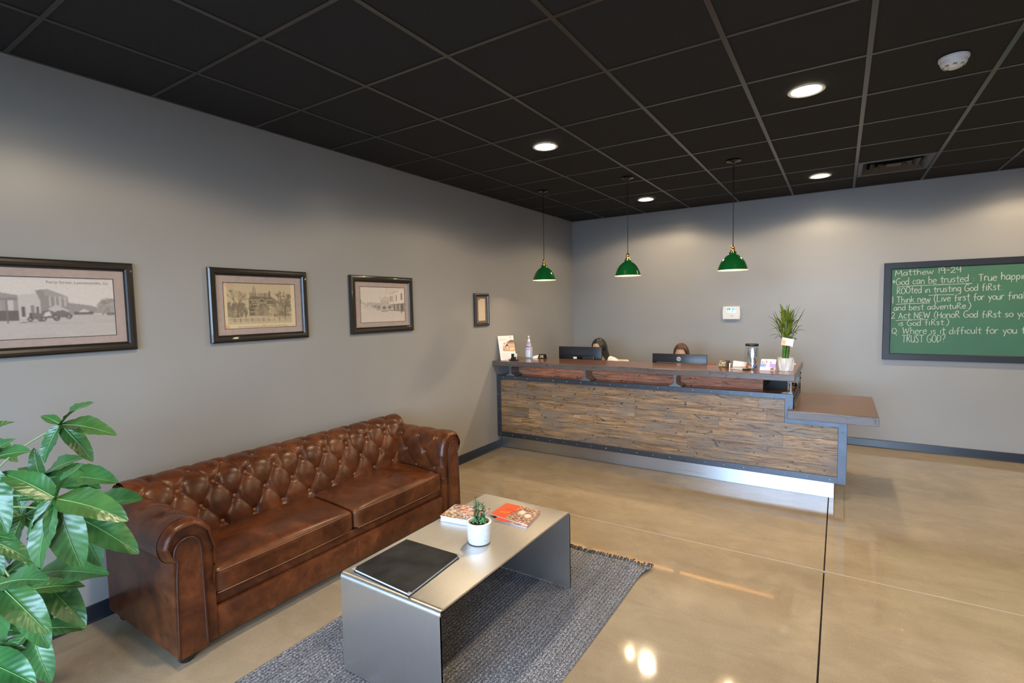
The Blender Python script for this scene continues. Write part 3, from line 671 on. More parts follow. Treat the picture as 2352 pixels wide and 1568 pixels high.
for c_ in (q[0], q[1], q[2]):
    d = np.array(np.mean(q, axis=0))-np.array(c_); p = np.array(c_)+d*.012
    mk('corner_clip', MB().bbox((p[0]-.007, p[1]-.007, TZ+.012), (p[0]+.007, p[1]+.007, TZ+.0175), .001, 1), M['silver'], bd)
# cookbook with a busy photo cover
q = [(1.502,-4.795),(1.708,-4.764),(1.692,-4.574),(1.470,-4.622)]
ck = thing('picture_book', (1.59, -4.69, TZ), 'thick book with a busy photo-collage cover and white page edges on the table', 'book')
slab('back_cover', q, TZ, TZ+.003, M['paper'], ck); slab('pages', inset(q, .97), TZ+.003, TZ+.027, M['pages'], ck)
def quadprint(name, cv, q, z, mat, parent):
    q = [np.array(p) for p in q]; mb = MB(); uu, vv = np.meshgrid(np.linspace(0,1,cv.w), np.linspace(0,1,cv.h)); uu, vv = uu[...,None], vv[...,None]
    P = (q[0]*(1-uu)+q[1]*uu)*(1-vv)+(q[3]*(1-uu)+q[2]*uu)*vv; mb.v = [(p[0], p[1], z) for p in P.reshape(-1,2)]
    mb.f = [(j*cv.w+i, j*cv.w+i+1, (j+1)*cv.w+i+1, (j+1)*cv.w+i) for j in range(cv.h-1) for i in range(cv.w-1)]; mb.c = np.clip(cv.a,0,1).reshape(-1,3); mb.norec = True
    return mk(name, mb, mat, parent)
cv = Canvas(.21, .19, 84, 72, (.62,.50,.40))
pal = [(.75,.62,.5),(.35,.16,.07),(.72,.10,.05),(.10,.08,.09),(.85,.80,.74),(.55,.33,.18),(.30,.30,.42),(.8,.55,.25)]
for a in range(8):
    for b in range(7):
        cv.rect(a/8+.01, b/7+.01, (a+1)/8-.01, (b+1)/7-.01, random.choice(pal))
        for _ in range(5): cv.ell(a/8+random.random()/8, b/7+random.random()/7, random.uniform(.01,.04), random.uniform(.01,.04), random.choice(pal))
slab('front_cover', q, TZ+.027, TZ+.030, M['paper'], ck); quadprint('cover_print', cv, q, TZ+.0304, M['printgloss'], ck)
# two orange magazines, one on the other
def magazine(q, z, lab, grp, art):
    m = thing('magazine', (np.mean([p[0] for p in q]), np.mean([p[1] for p in q]), z), lab, 'magazine', grp)
    slab('pages', inset(q, .985), z, z+.005, M['pages'], m); slab('cover', q, z+.005, z+.006, M['magorange'], m)
    cv = Canvas(.25, .22, 88, 76, (.80,.125,.04))
    cv.poly([(.42,0),(1,0),(1,.98),(.55,.98),(.42,.5)], (.33,.20,.12))
    for _ in range(420): cv.ell(random.uniform(.44,1), random.uniform(0,1), random.uniform(.008,.03), random.uniform(.008,.03), random.choice([(.55,.36,.2),(.18,.10,.06),(.7,.55,.42),(.42,.22,.1),(.62,.06,.05),(.82,.74,.66)]))
    for x, y in ((.62,.62),(.82,.50)): cv.ell(x, y, .085, .12, (.86,.72,.64)); cv.ell(x, y+.02, .05, .06, (.9,.8,.75))
    cv.poly([(.40,.35),(.50,.65),(.44,.62),(.36,.42)], (.75,.05,.05))
    cv.line(.16,.30,.36,.42,.035,(.85,.42,.05)); cv.line(.20,.56,.36,.62,.02,(.16,.04,.12))
    quadprint('cover_print', cv, q, z+.0064, M['printgloss'], m); return m
magazine([(1.755,-4.640),(1.966,-4.636),(1.936,-4.440),(1.745,-4.430)], TZ, 'orange magazine underneath the other orange magazine, showing a bright strip at its near edge', 'orange magazines', 0)
magazine([(1.703,-4.598),(1.963,-4.624),(1.930,-4.424),(1.694,-4.420)], TZ+.0068, 'orange magazine with two figures on the cover, on top of the other magazine', 'orange magazines', 1)
# rosemary pot
px, py = 1.838, -4.885
rp = thing('potted_herb', (px, py, TZ), 'small round white concrete pot with rosemary and succulents on the steel table', 'potted plant')
mk('pot', MB().lathe([(.050,TZ),(.056,TZ+.004),(.0585,TZ+.02),(.0625,TZ+.085),(.0635,TZ+.103),(.061,TZ+.106),(.052,TZ+.106),(.050,TZ+.095),(.049,TZ+.088)], (px,py,0), 36), M['concretepot'], rp, 40)
so = MB(); so.lathe([(.0005,TZ+.098),(.02,TZ+.097),(.035,TZ+.096),(.0495,TZ+.091)], (px,py,0), 20, cap=False)
for _ in range(60):
    a = random.random()*6.3; r = .045*math.sqrt(random.random()); so.sphere((px+r*math.cos(a), py+r*math.sin(a), TZ+.096), random.uniform(.003,.006), 6, 4)
mk('soil', so, M['soil'], rp)
random.seed(21)
for (dx, dy, H, lx, ly) in ((-.012,.006,.125,-.010,-.004),(-.006,-.004,.100,.006,.004),(.012,.004,.078,.016,.004),(.004,.012,.088,.006,.008),(-.018,.0,.075,-.004,.0)):
    st = MB(); b = Vector((px+dx, py+dy, TZ+.094)); e = b+Vector((lx, ly, H)); st.tube([b, (b+e)/2, e], [.0022,.0018,.001], 5)
    for k in range(64):
        t = .12+.88*k/63; p = b.lerp(e, t); an = random.random()*6.3; up = random.uniform(.2, 1.2)
        if t > .93: up = random.uniform(.5, 2)
        d = Vector((math.cos(an), math.sin(an), up)).normalized()*random.uniform(.014,.024); s_ = d.cross(Vector((0,0,1))).normalized()*.0022
        st.add([p, p+d*.5+s_, p+d, p+d*.5-s_], [(0,1,2,3)])
    mk('rosemary_sprig', st, M['herb'], rp)
for (dx, dy, R0) in ((-.012,-.018,.020),(.026,-.006,.022),(.012,.020,.018)):
    su = MB()
    for k in range(9):
        an = k*2.4; el = .25+.12*k; d = Vector((math.cos(an)*math.cos(el), math.sin(an)*math.cos(el), math.sin(el))); c = Vector((px+dx, py+dy, TZ+.100))+d*R0*.8
        su.sphere(c, (R0*.30, R0*.30, R0*.24), 8, 6)
    su.tube([(px+dx, py+dy, TZ+.09), (px+dx*1.1, py+dy*1.1, TZ+.118)], .002, 5); su.sphere((px+dx*1.1, py+dy*1.1, TZ+.122), (.0085,.0085,.010), 8, 6)
    mk('succulent_rosette', su, M['succulent'], rp, True)

# ================================================================== PENDANT LAMPS
PLAB = ['green enamel pendant lamp nearest the left wall, smallest of three in the photo', 'middle green enamel pendant lamp over the desk', 'green enamel pendant lamp furthest from the left wall, largest of three in the photo']
for k, x in enumerate((.628, 1.571, 2.533)):
    y = -2.0; t = thing('pendant_lamp', (x, y, CEIL), PLAB[k], 'lamp', 'green pendant lamps'); z0 = 1.926
    mk('canopy', MB().lathe([(.060, CEIL-.0002), (.0605, CEIL-.006), (.050, CEIL-.013), (.020, CEIL-.018), (.008, CEIL-.030), (.0005, CEIL-.031)], (x,y,0), 28), M['chrome'], t, 50)
    mk('cord', MB().tube([(x,y,CEIL-.028),(x+.001,y,2.5),(x,y,z0+.215)], .0032, 6), M['black'], t, True)
    mk('socket', MB().lathe([(.008,z0+.222),(.010,z0+.215),(.016,z0+.208),(.018,z0+.196),(.015,z0+.190),(.019,z0+.184),(.019,z0+.168),(.026,z0+.164),(.028,z0+.156),(.0005,z0+.155)], (x,y,0), 20), M['brass'], t, 40)
    outp = [(.031,.158),(.032,.140),(.036,.136),(.055,.125),(.080,.102),(.100,.072),(.115,.038),(.124,.008),(.128,.0)]
    mk('shade', MB().lathe([(a, z0+b) for a, b in outp], (x,y,0), 40, cap=False), M['green'], t, 50)
    mk('shade_lining', MB().lathe([(max(a-.0018,.001), z0+b-.0012) for a, b in outp[1:]]+[(.1285, z0-.0012), (.1285, z0+.002)], (x,y,0), 40, cap=False), M['whitelining'], t, 60)
    mk('bulb', MB().sphere((x,y,z0+.062), .028, 14, 10), M['bulb'], t, True)
    l = bpy.data.lights.new('pendant_bulb', 'SPOT'); l.energy = PEND; l.color = (1,.72,.42); l.shadow_soft_size = .028; l.spot_size = math.radians(150); l.spot_blend = .15
    o = bpy.data.objects.new('pendant_bulb', l); COL.objects.link(o); o.parent = t; o.location = (0, 0, z0+.032-CEIL)

# ================================================================== CEILING FITTINGS
sx_, sy_ = 3.808, -3.342
sd = thing('smoke_detector', (sx_, sy_, CEIL), 'white round smoke detector on the dark ceiling at the upper right', 'smoke detector')
mk('base', MB().lathe([(.0005,CEIL-.0002),(.064,CEIL-.0002),(.064,CEIL-.012),(.060,CEIL-.018)], (sx_,sy_,0), 32), M['white'], sd, 40)
mk('housing', MB().lathe([(.057,CEIL-.016),(.056,CEIL-.030),(.050,CEIL-.042),(.040,CEIL-.047),(.0005,CEIL-.049)], (sx_,sy_,0), 32), M['white'], sd, 40)
for k in range(8):
    a = k*PI/4; c, s = math.cos(a), math.sin(a)
    mb = MB().box((.037,-.008,CEIL-.0485),(.047,.008,CEIL-.043)); mb.v = [(sx_+p[0]*c-p[1]*s, sy_+p[0]*s+p[1]*c, p[2]) for p in mb.v]; mk('vent_slot', mb, M['slot'], sd)
mk('sensor_cap', MB().lathe([(.026,CEIL-.048),(.024,CEIL-.056),(.0005,CEIL-.057)], (sx_,sy_,0), 24), M['white'], sd, 40)
vx0, vx1, vy0, vy1 = vent_cell; vcx, vcy = (vx0+vx1)/2, (vy0+vy1)/2; hw = .27; hh = .285
av = thing('air_vent', (vcx, vcy, CEIL), 'square dark grey louvered air vent set in the ceiling grid', 'air vent')
mk('duct_box', MB().box((vcx-hw, vcy-hh, CEIL+.10), (vcx+hw, vcy+hh, CEIL+.11)), M['plenum'], av)
def ring(r0, z0, r1, z1):
    mb = MB(); 
    for r, z in ((r0,z0),(r1,z1)):
        mb.v += [(vcx-r*hw, vcy-r*hh, z), (vcx+r*hw, vcy-r*hh, z), (vcx+r*hw, vcy+r*hh, z), (vcx-r*hw, vcy+r*hh, z)]
    mb.f += [(i, (i+1)%4, (i+1)%4+4, i+4) for i in range(4)]; return mb
mk('face_frame', ring(1.02, CEIL+.001, .90, CEIL+.001), M['tee'], av)
for r in (.90, .68, .46): mk('louver', ring(r, CEIL+.001, r-.15, CEIL+.04), M['tee'], av)
mk('center_plate', MB().box((vcx-.2*hw, vcy-.2*hh, CEIL+.01), (vcx+.2*hw, vcy+.2*hh, CEIL+.014)), M['tee'], av)

# ================================================================== FRAMED PICTURES ON THE LEFT WALL
def framed(y0, y1, z0, z1, fw, oy0, oy1, oz0, oz1, lab, cv, matm, cap=None):
    t = thing('framed_picture', (.0, (y0+y1)/2, z0), lab, 'picture', 'framed pictures on the left wall')
    prof_ = [(0,.001),(0,.020),(fw*.18,.027),(fw*.45,.030),(fw*.72,.026),(fw*.86,.019),(fw*.93,.021),(fw,.016),(fw,.006)]
    mb = MB()
    for d, h in prof_: mb.v += [(h, y0+d, z0+d), (h, y1-d, z0+d), (h, y1-d, z1-d), (h, y0+d, z1-d)]
    mb.f += [(k*4+i, k*4+(i+1)%4, (k+1)*4+(i+1)%4, (k+1)*4+i) for k in range(len(prof_)-1) for i in range(4)]
    mk('frame', mb, M['pictureframe'], t, 25)
    a, b, c, d = y0+fw*.9, y1-fw*.9, z0+fw*.9, z1-fw*.9
    m = MB()       # mat board with a real window
    for x in (.012, .008):
        m.v += [(x,a,c),(x,b,c),(x,b,d),(x,a,d),(x,oy0,oz0),(x,oy1,oz0),(x,oy1,oz1),(x,oy0,oz1)]
    m.f += [(i,(i+1)%4,(i+1)%4+4,i+4) for i in range(4)]+[(4+i,4+(i+1)%4,12+(i+1)%4,12+i) for i in range(4)]
    mk('mat_board', m, matm, t)
    mk('mat_bevel', MB().add([(.0123,oy0-.003,oz0-.003),(.0123,oy1+.003,oz0-.003),(.0123,oy1+.003,oz1+.003),(.0123,oy0-.003,oz1+.003),(.0123,oy0,oz0),(.0123,oy1,oz0),(.0123,oy1,oz1),(.0123,oy0,oz1)], [(i,(i+1)%4,(i+1)%4+4,i+4) for i in range(4)]), M['carcass'], t)
    mk('photograph', cv.mesh((.0084, oy0-.003, oz0-.003), (0, oy1-oy0+.006, 0), (0, 0, oz1-oz0+.006)), M['print'], t)
    if cap: mk('caption', cap, M['ink'], t)
    mk('glass', MB().box((.0140, y0+fw*.9, z0+fw*.9), (.0152, y1-fw*.9, z1-fw*.9)), M['glass'], t)
random.seed(5)
# A: old street with a row of shops and early motor cars
W_, H_ = .80, .30; A = Canvas(W_, H_, 240, 100, .86)
A.poly([(0,0),(1,0),(1,.36),(.86,.40),(0,.33)], .62); A.blur(2)
for _ in range(26): A.ell(random.random(), random.uniform(.02,.28), .09, .02, random.uniform(.48,.7), .35)
A.blur(2)
A.poly([(0,.30),(0,.95),(.10,.88),(.30,.82),(.52,.70),(.52,.34)], .40); A.rect(.0,.30,.25,.44,.16); A.rect(.26,.30,.52,.46,.14)
for k in range(9): A.rect(.02+k*.056,.46,.05+k*.056,.62,.72); A.rect(.02+k*.056,.26,.028+k*.056,.62,.22)
A.poly([(.0,.62),(.52,.62),(.52,.66),(.0,.68)], .30); A.rect(.34,.80,.40,.88,.42)
A.poly([(.52,.33),(.62,.34),(.62,.74),(.52,.70)], .70); A.rect(.535,.36,.55,.52,.12); A.rect(.575,.36,.59,.54,.3); A.rect(.60,.37,.614,.52,.15)
A.poly([(.62,.34),(.755,.40),(.755,.66),(.66,.80),(.60,.78),(.62,.62)], .34); A.poly([(.64,.70),(.755,.62),(.755,.68),(.66,.80),(.64,.79)], .44)
for k in range(4): A.rect(.662+k*.024,.52,.672+k*.024,.68,.62)
A.poly([(.66,.50),(.70,.54),(.77,.43),(.66,.43)], .66); A.rect(.66,.34,.77,.43,.13)
A.poly([(.755,.38),(.90,.40),(.90,.50),(.87,.53),(.755,.58)], .38); A.rect(.78,.38,.88,.43,.15); A.poly([(.80,.42),(.83,.475),(.86,.425)], .75); A.poly([(.90,.40),(.935,.405),(.93,.45),(.90,.48)], .42)
A.ell(1.0,.52,.10,.13,.42,.9); A.blotch(.92,.40,1,.62,60,.05,.25,.6); A.rect(.95,.36,1,.41,.22)
for x, y, s in ((.655,.31,1.),(.72,.33,.85),(.60,.30,.8)):
    A.poly([(x-.05*s,y+.02),(x+.05*s,y+.02),(x+.045*s,y+.09*s),(x+.01*s,y+.15*s),(x-.03*s,y+.14*s)], .20)
    for d in (-.038, .038): A.ell(x+d*s, y+.02, .017*s, .05*s, .10); A.ell(x+d*s, y+.02, .009*s, .03*s, .4)
A.poly([(.63,.36),(.67,.37),(.66,.44),(.64,.42)], .8); A.poly([(.51,.26),(.60,.27),(.60,.285),(.53,.275)], .3)
A.rect(.565,.33,.578,.42,.10); A.rect(.10,.26,.115,.40,.12); A.rect(.93,.36,.935,.41,.15)
A.blur(1); A.grain(.035); A.tint((.045,.035,.035), (.80,.72,.67))
cap = textmesh('Perry Street, Lawrenceville, Ga', .017, (.0086, -5.985, 1.800), (0,1,0), (0,0,1), width=.255)
framed(-6.62, -5.613, 1.443, 1.920, .046, -6.512, -5.707, 1.529, 1.829, 'largest framed old street photo, cut by the left edge of the image', A, M['mat'], cap)
# B: tinted postcard of a courthouse among bare trees
B = Canvas(.50, .295, 200, 118, .80); x0, x1, y0_, y1_ = .05, .935, .10, .985
B.rect(x0, y0_, x1, y1_, .70); B.poly([(x0,.10),(x1,.10),(x1,.30),(x0,.30)], .66)
B.blotch(.05,.26,.30,.55,150,.05,.12,.5); B.blotch(.68,.26,.93,.60,150,.05,.12,.5)
B.poly([(.33,.28),(.33,.66),(.36,.70),(.47,.70),(.62,.73),(.70,.62),(.66,.28)], .18)
B.poly([(.36,.70),(.36,.78),(.44,.78),(.44,.70)], .35); B.poly([(.375,.78),(.435,.78),(.43,.86),(.405,.95),(.38,.86)], .48); B.rect(.345,.68,.357,.80,.2)
B.poly([(.45,.70),(.46,.78),(.60,.78),(.66,.68)], .42); B.rect(.608,.68,.63,.82,.15); B.rect(.55,.66,.562,.78,.15)
B.poly([(.45,.60),(.505,.68),(.57,.60)], .10); B.poly([(.44,.58),(.505,.67),(.58,.58),(.57,.57),(.505,.65),(.45,.57)], .55)
for k in range(5): B.rect(.45+k*.026,.54,.465+k*.026,.58,.7)
for y in (.36,.44,.52,.62): B.rect(.34,y,.48,y+.012,.62); B.rect(.56,y,.68,y+.012,.6)
for k in range(14): B.rect(.345+(k%5)*.027,.38+(k//5)*.09,.357+(k%5)*.027,.42+(k//5)*.09,random.choice((.6,.08)))
B.blotch(.42,.28,.62,.50,70,.05,.2,.55); B.blotch(.60,.28,.72,.48,60,.05,.4,.7)
for x, y, L, wd, c in ((.18,.24,.22,.016,.2),(.84,.22,.22,.020,.14),(.28,.18,.16,.009,.2),(.73,.20,.14,.010,.3),(.11,.22,.14,.010,.25),(.78,.26,.16,.012,.3)): B.tree(x, y, 1.57, L, wd, 4, c)
B.poly([(x0,.10),(x1,.10),(x1,.25),(x0,.25)], .72, .75)
for k in range(10): B.rect(.13+k*.077,.14,.138+k*.077,.23,.15)
B.line(.06,.205,.92,.215,.004,.25); B.line(.06,.17,.92,.18,.004,.3); B.blotch(.05,.10,.93,.16,80,.02,.3,.8,.4)
for q_ in ((0,0,x0,1),(x1,0,1,1),(0,0,1,y0_)): B.rect(*q_, .92)
B.grain(.05); B.tint((.06,.045,.035), (.80,.64,.40)); B.ell(.09,.93,.07,.06,(.60,.33,.22),.5); B.ell(.03,.04,.04,.05,(.68,.28,.16),.6); B.ell(.52,.06,.03,.04,(.75,.42,.2),.6); B.ell(.20,.75,.05,.05,(.62,.35,.18),.35); B.blur(1)
cap = textmesh('Court House, Lawrenceville, Ga. Feb. 3rd 1905.  Fast Side, Publisher', .009, (.0087, -5.035, 1.5375), (0,1,0), (0,0,1), shear=.3, width=.36)
framed(-5.211, -4.513, 1.445, 1.925, .047, -5.118, -4.610, 1.533, 1.831, 'framed sepia postcard of a turreted building among bare trees, second frame from left', B, M['mat'], cap)
# C: mid-century main street with parked cars
Cc = Canvas(.50, .30, 190, 112, .84); Cc.poly([(0,0),(1,0),(1,.28),(.55,.34),(.25,.46),(.0,.46)], .78)
for k in range(5): Cc.line(.05+.02*k,.44,.55+.15*k,.05+.05*k,.012,.66,.5)
Cc.blur(2)
Cc.poly([(.645,.50),(.645,.80),(.84,.90),(1,.98),(1,.55)], .90); Cc.line(.645,.80,.84,.895,.008,.3); Cc.line(.66,.50,1,.53,.01,.5)
for x, y, h in ((.66,.58,.16),(.695,.58,.17),(.79,.60,.18),(.905,.63,.20)): Cc.rect(x,y,x+.018+.02*(x>.85),y+h,.25)
Cc.poly([(.63,.33),(.63,.50),(1,.54),(1,.29)], .22)
for k in range(12): Cc.rect(.65+k*.03,.33,.665+k*.03,.50,random.choice((.08,.5,.7,.15)))
Cc.rect(.905,.25,.925,.5,.06); Cc.poly([(.45,.42),(.45,.62),(.55,.72),(.645,.70),(.645,.42)], .70); Cc.line(.45,.62,.55,.73,.006,.35); Cc.line(.44,.40,.44,.76,.006,.4); Cc.line(.74,.35,.74,.90,.007,.5)
for k in range(7): Cc.rect(.46+k*.026,.50,.47+k*.026,.60,.45)
Cc.poly([(.33,.44),(.33,.54),(.45,.55),(.45,.42)], .55); Cc.poly([(.08,.46),(.08,.53),(.22,.56),(.33,.50),(.33,.45)], .66); Cc.blotch(0,.44,.33,.56,40,.04,.35,.8,.5); Cc.ell(0,.58,.04,.08,.3,.7)
for x, y, s in ((.52,.36,1.),(.40,.40,.7),(.33,.43,.5),(.28,.45,.4),(.64,.38,.9)):
    Cc.ell(x,y,.085*s,.055*s,.85); Cc.ell(x,y+.05*s,.06*s,.06*s,.55); Cc.ell(x,y+.05*s,.04*s,.04*s,.18); Cc.ell(x,y-.045*s,.08*s,.015*s,.2); Cc.line(x-.08*s,y-.01,x+.08*s,y-.01,.006,.45)
for k in range(4): Cc.line(.56+.006*k,.82+.05*k,.59,.84+.045*k,.006,.35)
Cc.blotch(.35,.34,.70,.50,60,.02,.1,.6,.5); Cc.blur(1); Cc.grain(.035); Cc.tint((.06,.045,.04), (.82,.72,.65))
framed(-4.116, -3.402, 1.443, 1.924, .052, -4.011, -3.502, 1.535, 1.832, 'framed pale old photo of a main street with parked cars, third frame from left', Cc, M['mat'])
# D: small certificate
D = Canvas(.135, .25, 40, 72, (.80,.66,.50)); D.rect(.03,.91,.30,.96,(.25,.14,.10)); D.rect(.0,.02,1,.05,(.4,.22,.12))
for k in range(14): D.line(.1,.85-.055*k,.1+random.uniform(.6,.8),.85-.055*k,.02,(.62,.47,.36),.5)
framed(-2.455, -2.192, 1.440, 1.797, .030, -2.385, -2.250, 1.491, 1.743, 'small narrow black framed certificate beside the end of the bar top', D, M['matdark'])

# ================================================================== THERMOSTAT
tx, tzc = 2.194, 1.5155; th_ = thing('thermostat', (tx, 0, tzc), 'white wall thermostat with a small lit screen on the back wall', 'thermostat')
W2, H2 = .1015, .0795
out = [(-W2*.93,-H2),(-W2*.985,-H2*.5),(-W2,0),(-W2*.985,H2*.5),(-W2*.93,H2),(W2*.93,H2),(W2*.985,H2*.5),(W2,0),(W2*.985,-H2*.5),(W2*.93,-H2)]
mk('body', MB().prism([(tx+a, -.001, tzc+b) for a, b in out], (0,-.026,0)), M['white'], th_, 30)
mk('face', MB().prism([(tx+a*.93, -.027, tzc+b*.93) for a, b in out], (0,-.003,0)), M['white'], th_, 30)
cv = Canvas(.10,.05,48,26,(.55,.80,.85)); cv.rect(0,.72,1,1,(.35,.75,.55)); cv.rect(.05,.60,.42,.95,(.03,.10,.22)); 
for a, b in ((.08,.1),(.35,.12),(.6,.2),(.78,.6),(.62,.65)): cv.rect(a,b,a+.13,b+.30,(.05,.28,.70))
cv.rect(.28,.2,.5,.45,(.8,.95,1)); cv.rect(.16,.68,.26,.85,(.5,.9,.6))
mk('screen', cv.mesh((tx-.052, -.0305, tzc+.005), (.10,0,0), (0,0,.052)), M['lcd'], th_)
mk('button', MB().bbox((tx-.02,-.033,tzc-.042),(tx-.008,-.029,tzc-.034),.001,1), M['candygold'], th_); mk('button', MB().bbox((tx+.006,-.033,tzc-.042),(tx+.018,-.029,tzc-.034),.001,1), M['succulent'], th_)
mk('label_strip', MB().box((tx+.02,-.0308,tzc-.030),(tx+.092,-.030,tzc-.014)), M['paper'], th_)

# ================================================================== CHALKBOARD
bx0, bx1, bz0, bz1 = 3.733, 6.15, .992, 2.033; fwc = .068
cb = thing('chalkboard', (4.9, 0, bz0), 'green chalkboard in a dark frame covered with handwritten chalk lines', 'chalkboard')
mk('writing_surface', MB().box((bx0+.03,-.014,bz0+.03),(bx1-.03,-.002,bz1-.03)), M['board'], cb)
mb = MB(); pf = [(0,.001),(0,.030),(.004,.033),(fwc-.006,.026),(fwc,.020),(fwc,.012)]
for d, h in pf: mb.v += [(bx0+d,-h,bz0+d),(bx1-d,-h,bz0+d),(bx1-d,-h,bz1-d),(bx0+d,-h,bz1-d)]
mb.f += [(k*4+i,k*4+(i+1)%4,(k+1)*4+(i+1)%4,(k+1)*4+i) for k in range(len(pf)-1) for i in range(4)]
mk('frame', mb, M['chalkframe'], cb, 25)
# hand-drawn stroke letters: x in em, baseline 0, x-height .6, cap 1
o_ = [(.3,.6),(.08,.45),(.06,.18),(.28,0),(.5,.18),(.48,.46),(.3,.6)]
G = {'M':(.95,[[(.05,0),(.12,1)],[(.12,1),(.42,.35),(.72,1)],[(.72,1),(.86,-.1)]]), 'a':(.6,[[(.48,.58),(.2,.6),(.05,.25),(.2,.02),(.42,.2),(.48,.58)],[(.48,.58),(.5,.0)]]),
 't':(.5,[[(.26,.95),(.25,.12),(.42,.0)],[(.02,.62),(.5,.64)]]), 'h':(.6,[[(.08,1.05),(.08,0)],[(.08,.4),(.26,.6),(.46,.5),(.48,0)]]), 'e':(.58,[[(.08,.34),(.5,.38),(.4,.6),(.16,.55),(.06,.25),(.22,.0),(.52,.08)]]),
 'w':(.8,[[(.04,.6),(.16,.02),(.38,.5)],[(.38,.5),(.54,.02),(.72,.62)]]), '1':(.3,[[(.15,1.05),(.16,0)]]), '9':(.6,[[(.48,.75),(.3,1),(.08,.85),(.1,.55),(.32,.5),(.48,.72)],[(.48,.85),(.5,-.05)]]),
 '-':(.5,[[(.06,.42),(.42,.44)]]), '2':(.65,[[(.06,.8),(.26,1),(.48,.82),(.4,.5),(.05,.02)],[(.05,.02),(.6,.06)]]), '4':(.65,[[(.12,.95),(.06,.5),(.58,.52)],[(.44,1.05),(.46,0)]]),
 '*':(.5,[[(.06,.7),(.42,.45)],[(.04,.5),(.44,.66)],[(.26,.85),(.2,.25)]]), 'G':(.75,[[(.6,.88),(.38,1),(.1,.7),(.08,.25),(.34,0),(.64,.16),(.64,.42)],[(.64,.42),(.38,.42)]]), 'o':(.56,[o_]),
 'd':(.6,[[(.46,.5),(.22,.6),(.05,.28),(.2,.0),(.44,.2)],[(.48,1.08),(.5,0)]]), 'c':(.52,[[(.46,.5),(.26,.6),(.06,.34),(.16,.04),(.46,.08)]]), 'n':(.58,[[(.07,.6),(.07,0)],[(.07,.4),(.24,.6),(.44,.5),(.48,0)]]),
 'b':(.58,[[(.08,1.05),(.08,0)],[(.08,.42),(.3,.6),(.5,.36),(.36,.02),(.08,.08)]]), 'r':(.46,[[(.08,.6),(.08,0)],[(.08,.36),(.22,.58),(.44,.56)]]), 'u':(.58,[[(.06,.6),(.08,.15),(.26,0),(.46,.2)],[(.48,.6),(.5,0)]]),
 's':(.5,[[(.42,.54),(.2,.6),(.1,.44),(.38,.24),(.3,.03),(.06,.06)]]), ':':(.3,[[(.14,.5),(.16,.46)],[(.14,.16),(.16,.12)]]), 'T':(.7,[[(.04,.98),(.66,1.0)],[(.34,1),(.34,0)]]), 'p':(.58,[[(.08,.58),(.08,-.38)],[(.08,.4),(.3,.6),(.48,.36),(.34,.04),(.08,.1)]]),
 'i':(.25,[[(.12,.55),(.13,0)]]), 'R':(.68,[[(.1,0),(.1,.95)],[(.1,.95),(.4,1),(.46,.7),(.12,.48)],[(.2,.48),(.62,0)]]), 'O':(.72,[[(.34,.98),(.08,.75),(.06,.25),(.34,0),(.62,.25),(.6,.75),(.34,.98)]]), 'g':(.58,[[(.46,.52),(.22,.6),(.06,.34),(.22,.06),(.44,.24)],[(.48,.6),(.48,-.25),(.2,-.38)]]),
 'f':(.5,[[(.46,.98),(.26,.95),(.22,.6),(.22,-.1)],[(.02,.5),(.44,.54)]]), 'I':(.3,[[(.14,.7),(.14,0)]]), 'k':(.58,[[(.08,1),(.08,0)],[(.46,.6),(.1,.3)],[(.18,.36),(.52,0)]]), '(':(.42,[[(.34,1.15),(.1,.7),(.1,.2),(.38,-.25)]]), ')':(.42,[[(.06,1.15),(.32,.7),(.3,.2),(.04,-.25)]]),
 'L':(.6,[[(.1,1),(.08,.03)],[(.08,.03),(.54,.06)]]), 'v':(.55,[[(.04,.6),(.24,0)],[(.24,0),(.48,.6)]]), 'y':(.56,[[(.06,.6),(.28,.12)],[(.5,.62),(.22,-.38)]]), 'l':(.25,[[(.1,1.05),(.14,0)]]), '.':(.25,[[(.1,.06),(.13,.02)]]), 'A':(.72,[[(.04,0),(.3,1)],[(.3,1),(.6,0)],[(.14,.36),(.52,.38)]]),
 'N':(.74,[[(.1,0),(.1,1)],[(.1,1),(.6,.02)],[(.6,.02),(.62,1)]]), 'E':(.62,[[(.1,1),(.08,0)],[(.1,1),(.54,1)],[(.1,.52),(.46,.54)],[(.08,0),(.56,.03)]]), 'W':(1.0,[[(.04,1),(.2,.02)],[(.2,.02),(.44,.8)],[(.44,.8),(.64,.02)],[(.64,.02),(.9,1)]]), 'H':(.7,[[(.08,1),(.08,0)],[(.58,1),(.58,0)],[(.08,.5),(.58,.54)]]),
 'Q':(.75,[[(.36,.98),(.08,.7),(.1,.25),(.36,.05),(.62,.3),(.6,.75),(.36,.98)],[(.36,.3),(.72,-.22)]]), '?':(.6,[[(.06,.8),(.26,1),(.5,.84),(.42,.55),(.28,.4),(.28,.24)],[(.28,.06),(.31,.02)]]), 'U':(.68,[[(.06,1),(.08,.2),(.3,0),(.54,.25)],[(.56,1),(.58,0)]]), 'S':(.6,[[(.5,.86),(.26,1),(.1,.75),(.44,.4),(.36,.05),(.06,.08)]]), 'D':(.7,[[(.1,1),(.1,0)],[(.1,1),(.5,.85),(.56,.35),(.1,0)]]), ' ':(.42,[])}
def ribbon(mb, P, wd, y):
    P = [np.array(p) for p in P]
    vs = []
    for i, p in enumerate(P):
        t = P[min(i+1,len(P)-1)]-P[max(i-1,0)]; t = t/(np.linalg.norm(t)+1e-9); n_ = np.array((-t[1], t[0]))*wd/2*random.uniform(.75,1.15)
        vs += [(p[0]+n_[0], y, p[1]+n_[1]), (p[0]-n_[0], y, p[1]-n_[1])]
    mb.add(vs, [(2*i, 2*i+1, 2*i+3, 2*i+2) for i in range(len(P)-1)])
random.seed(3)
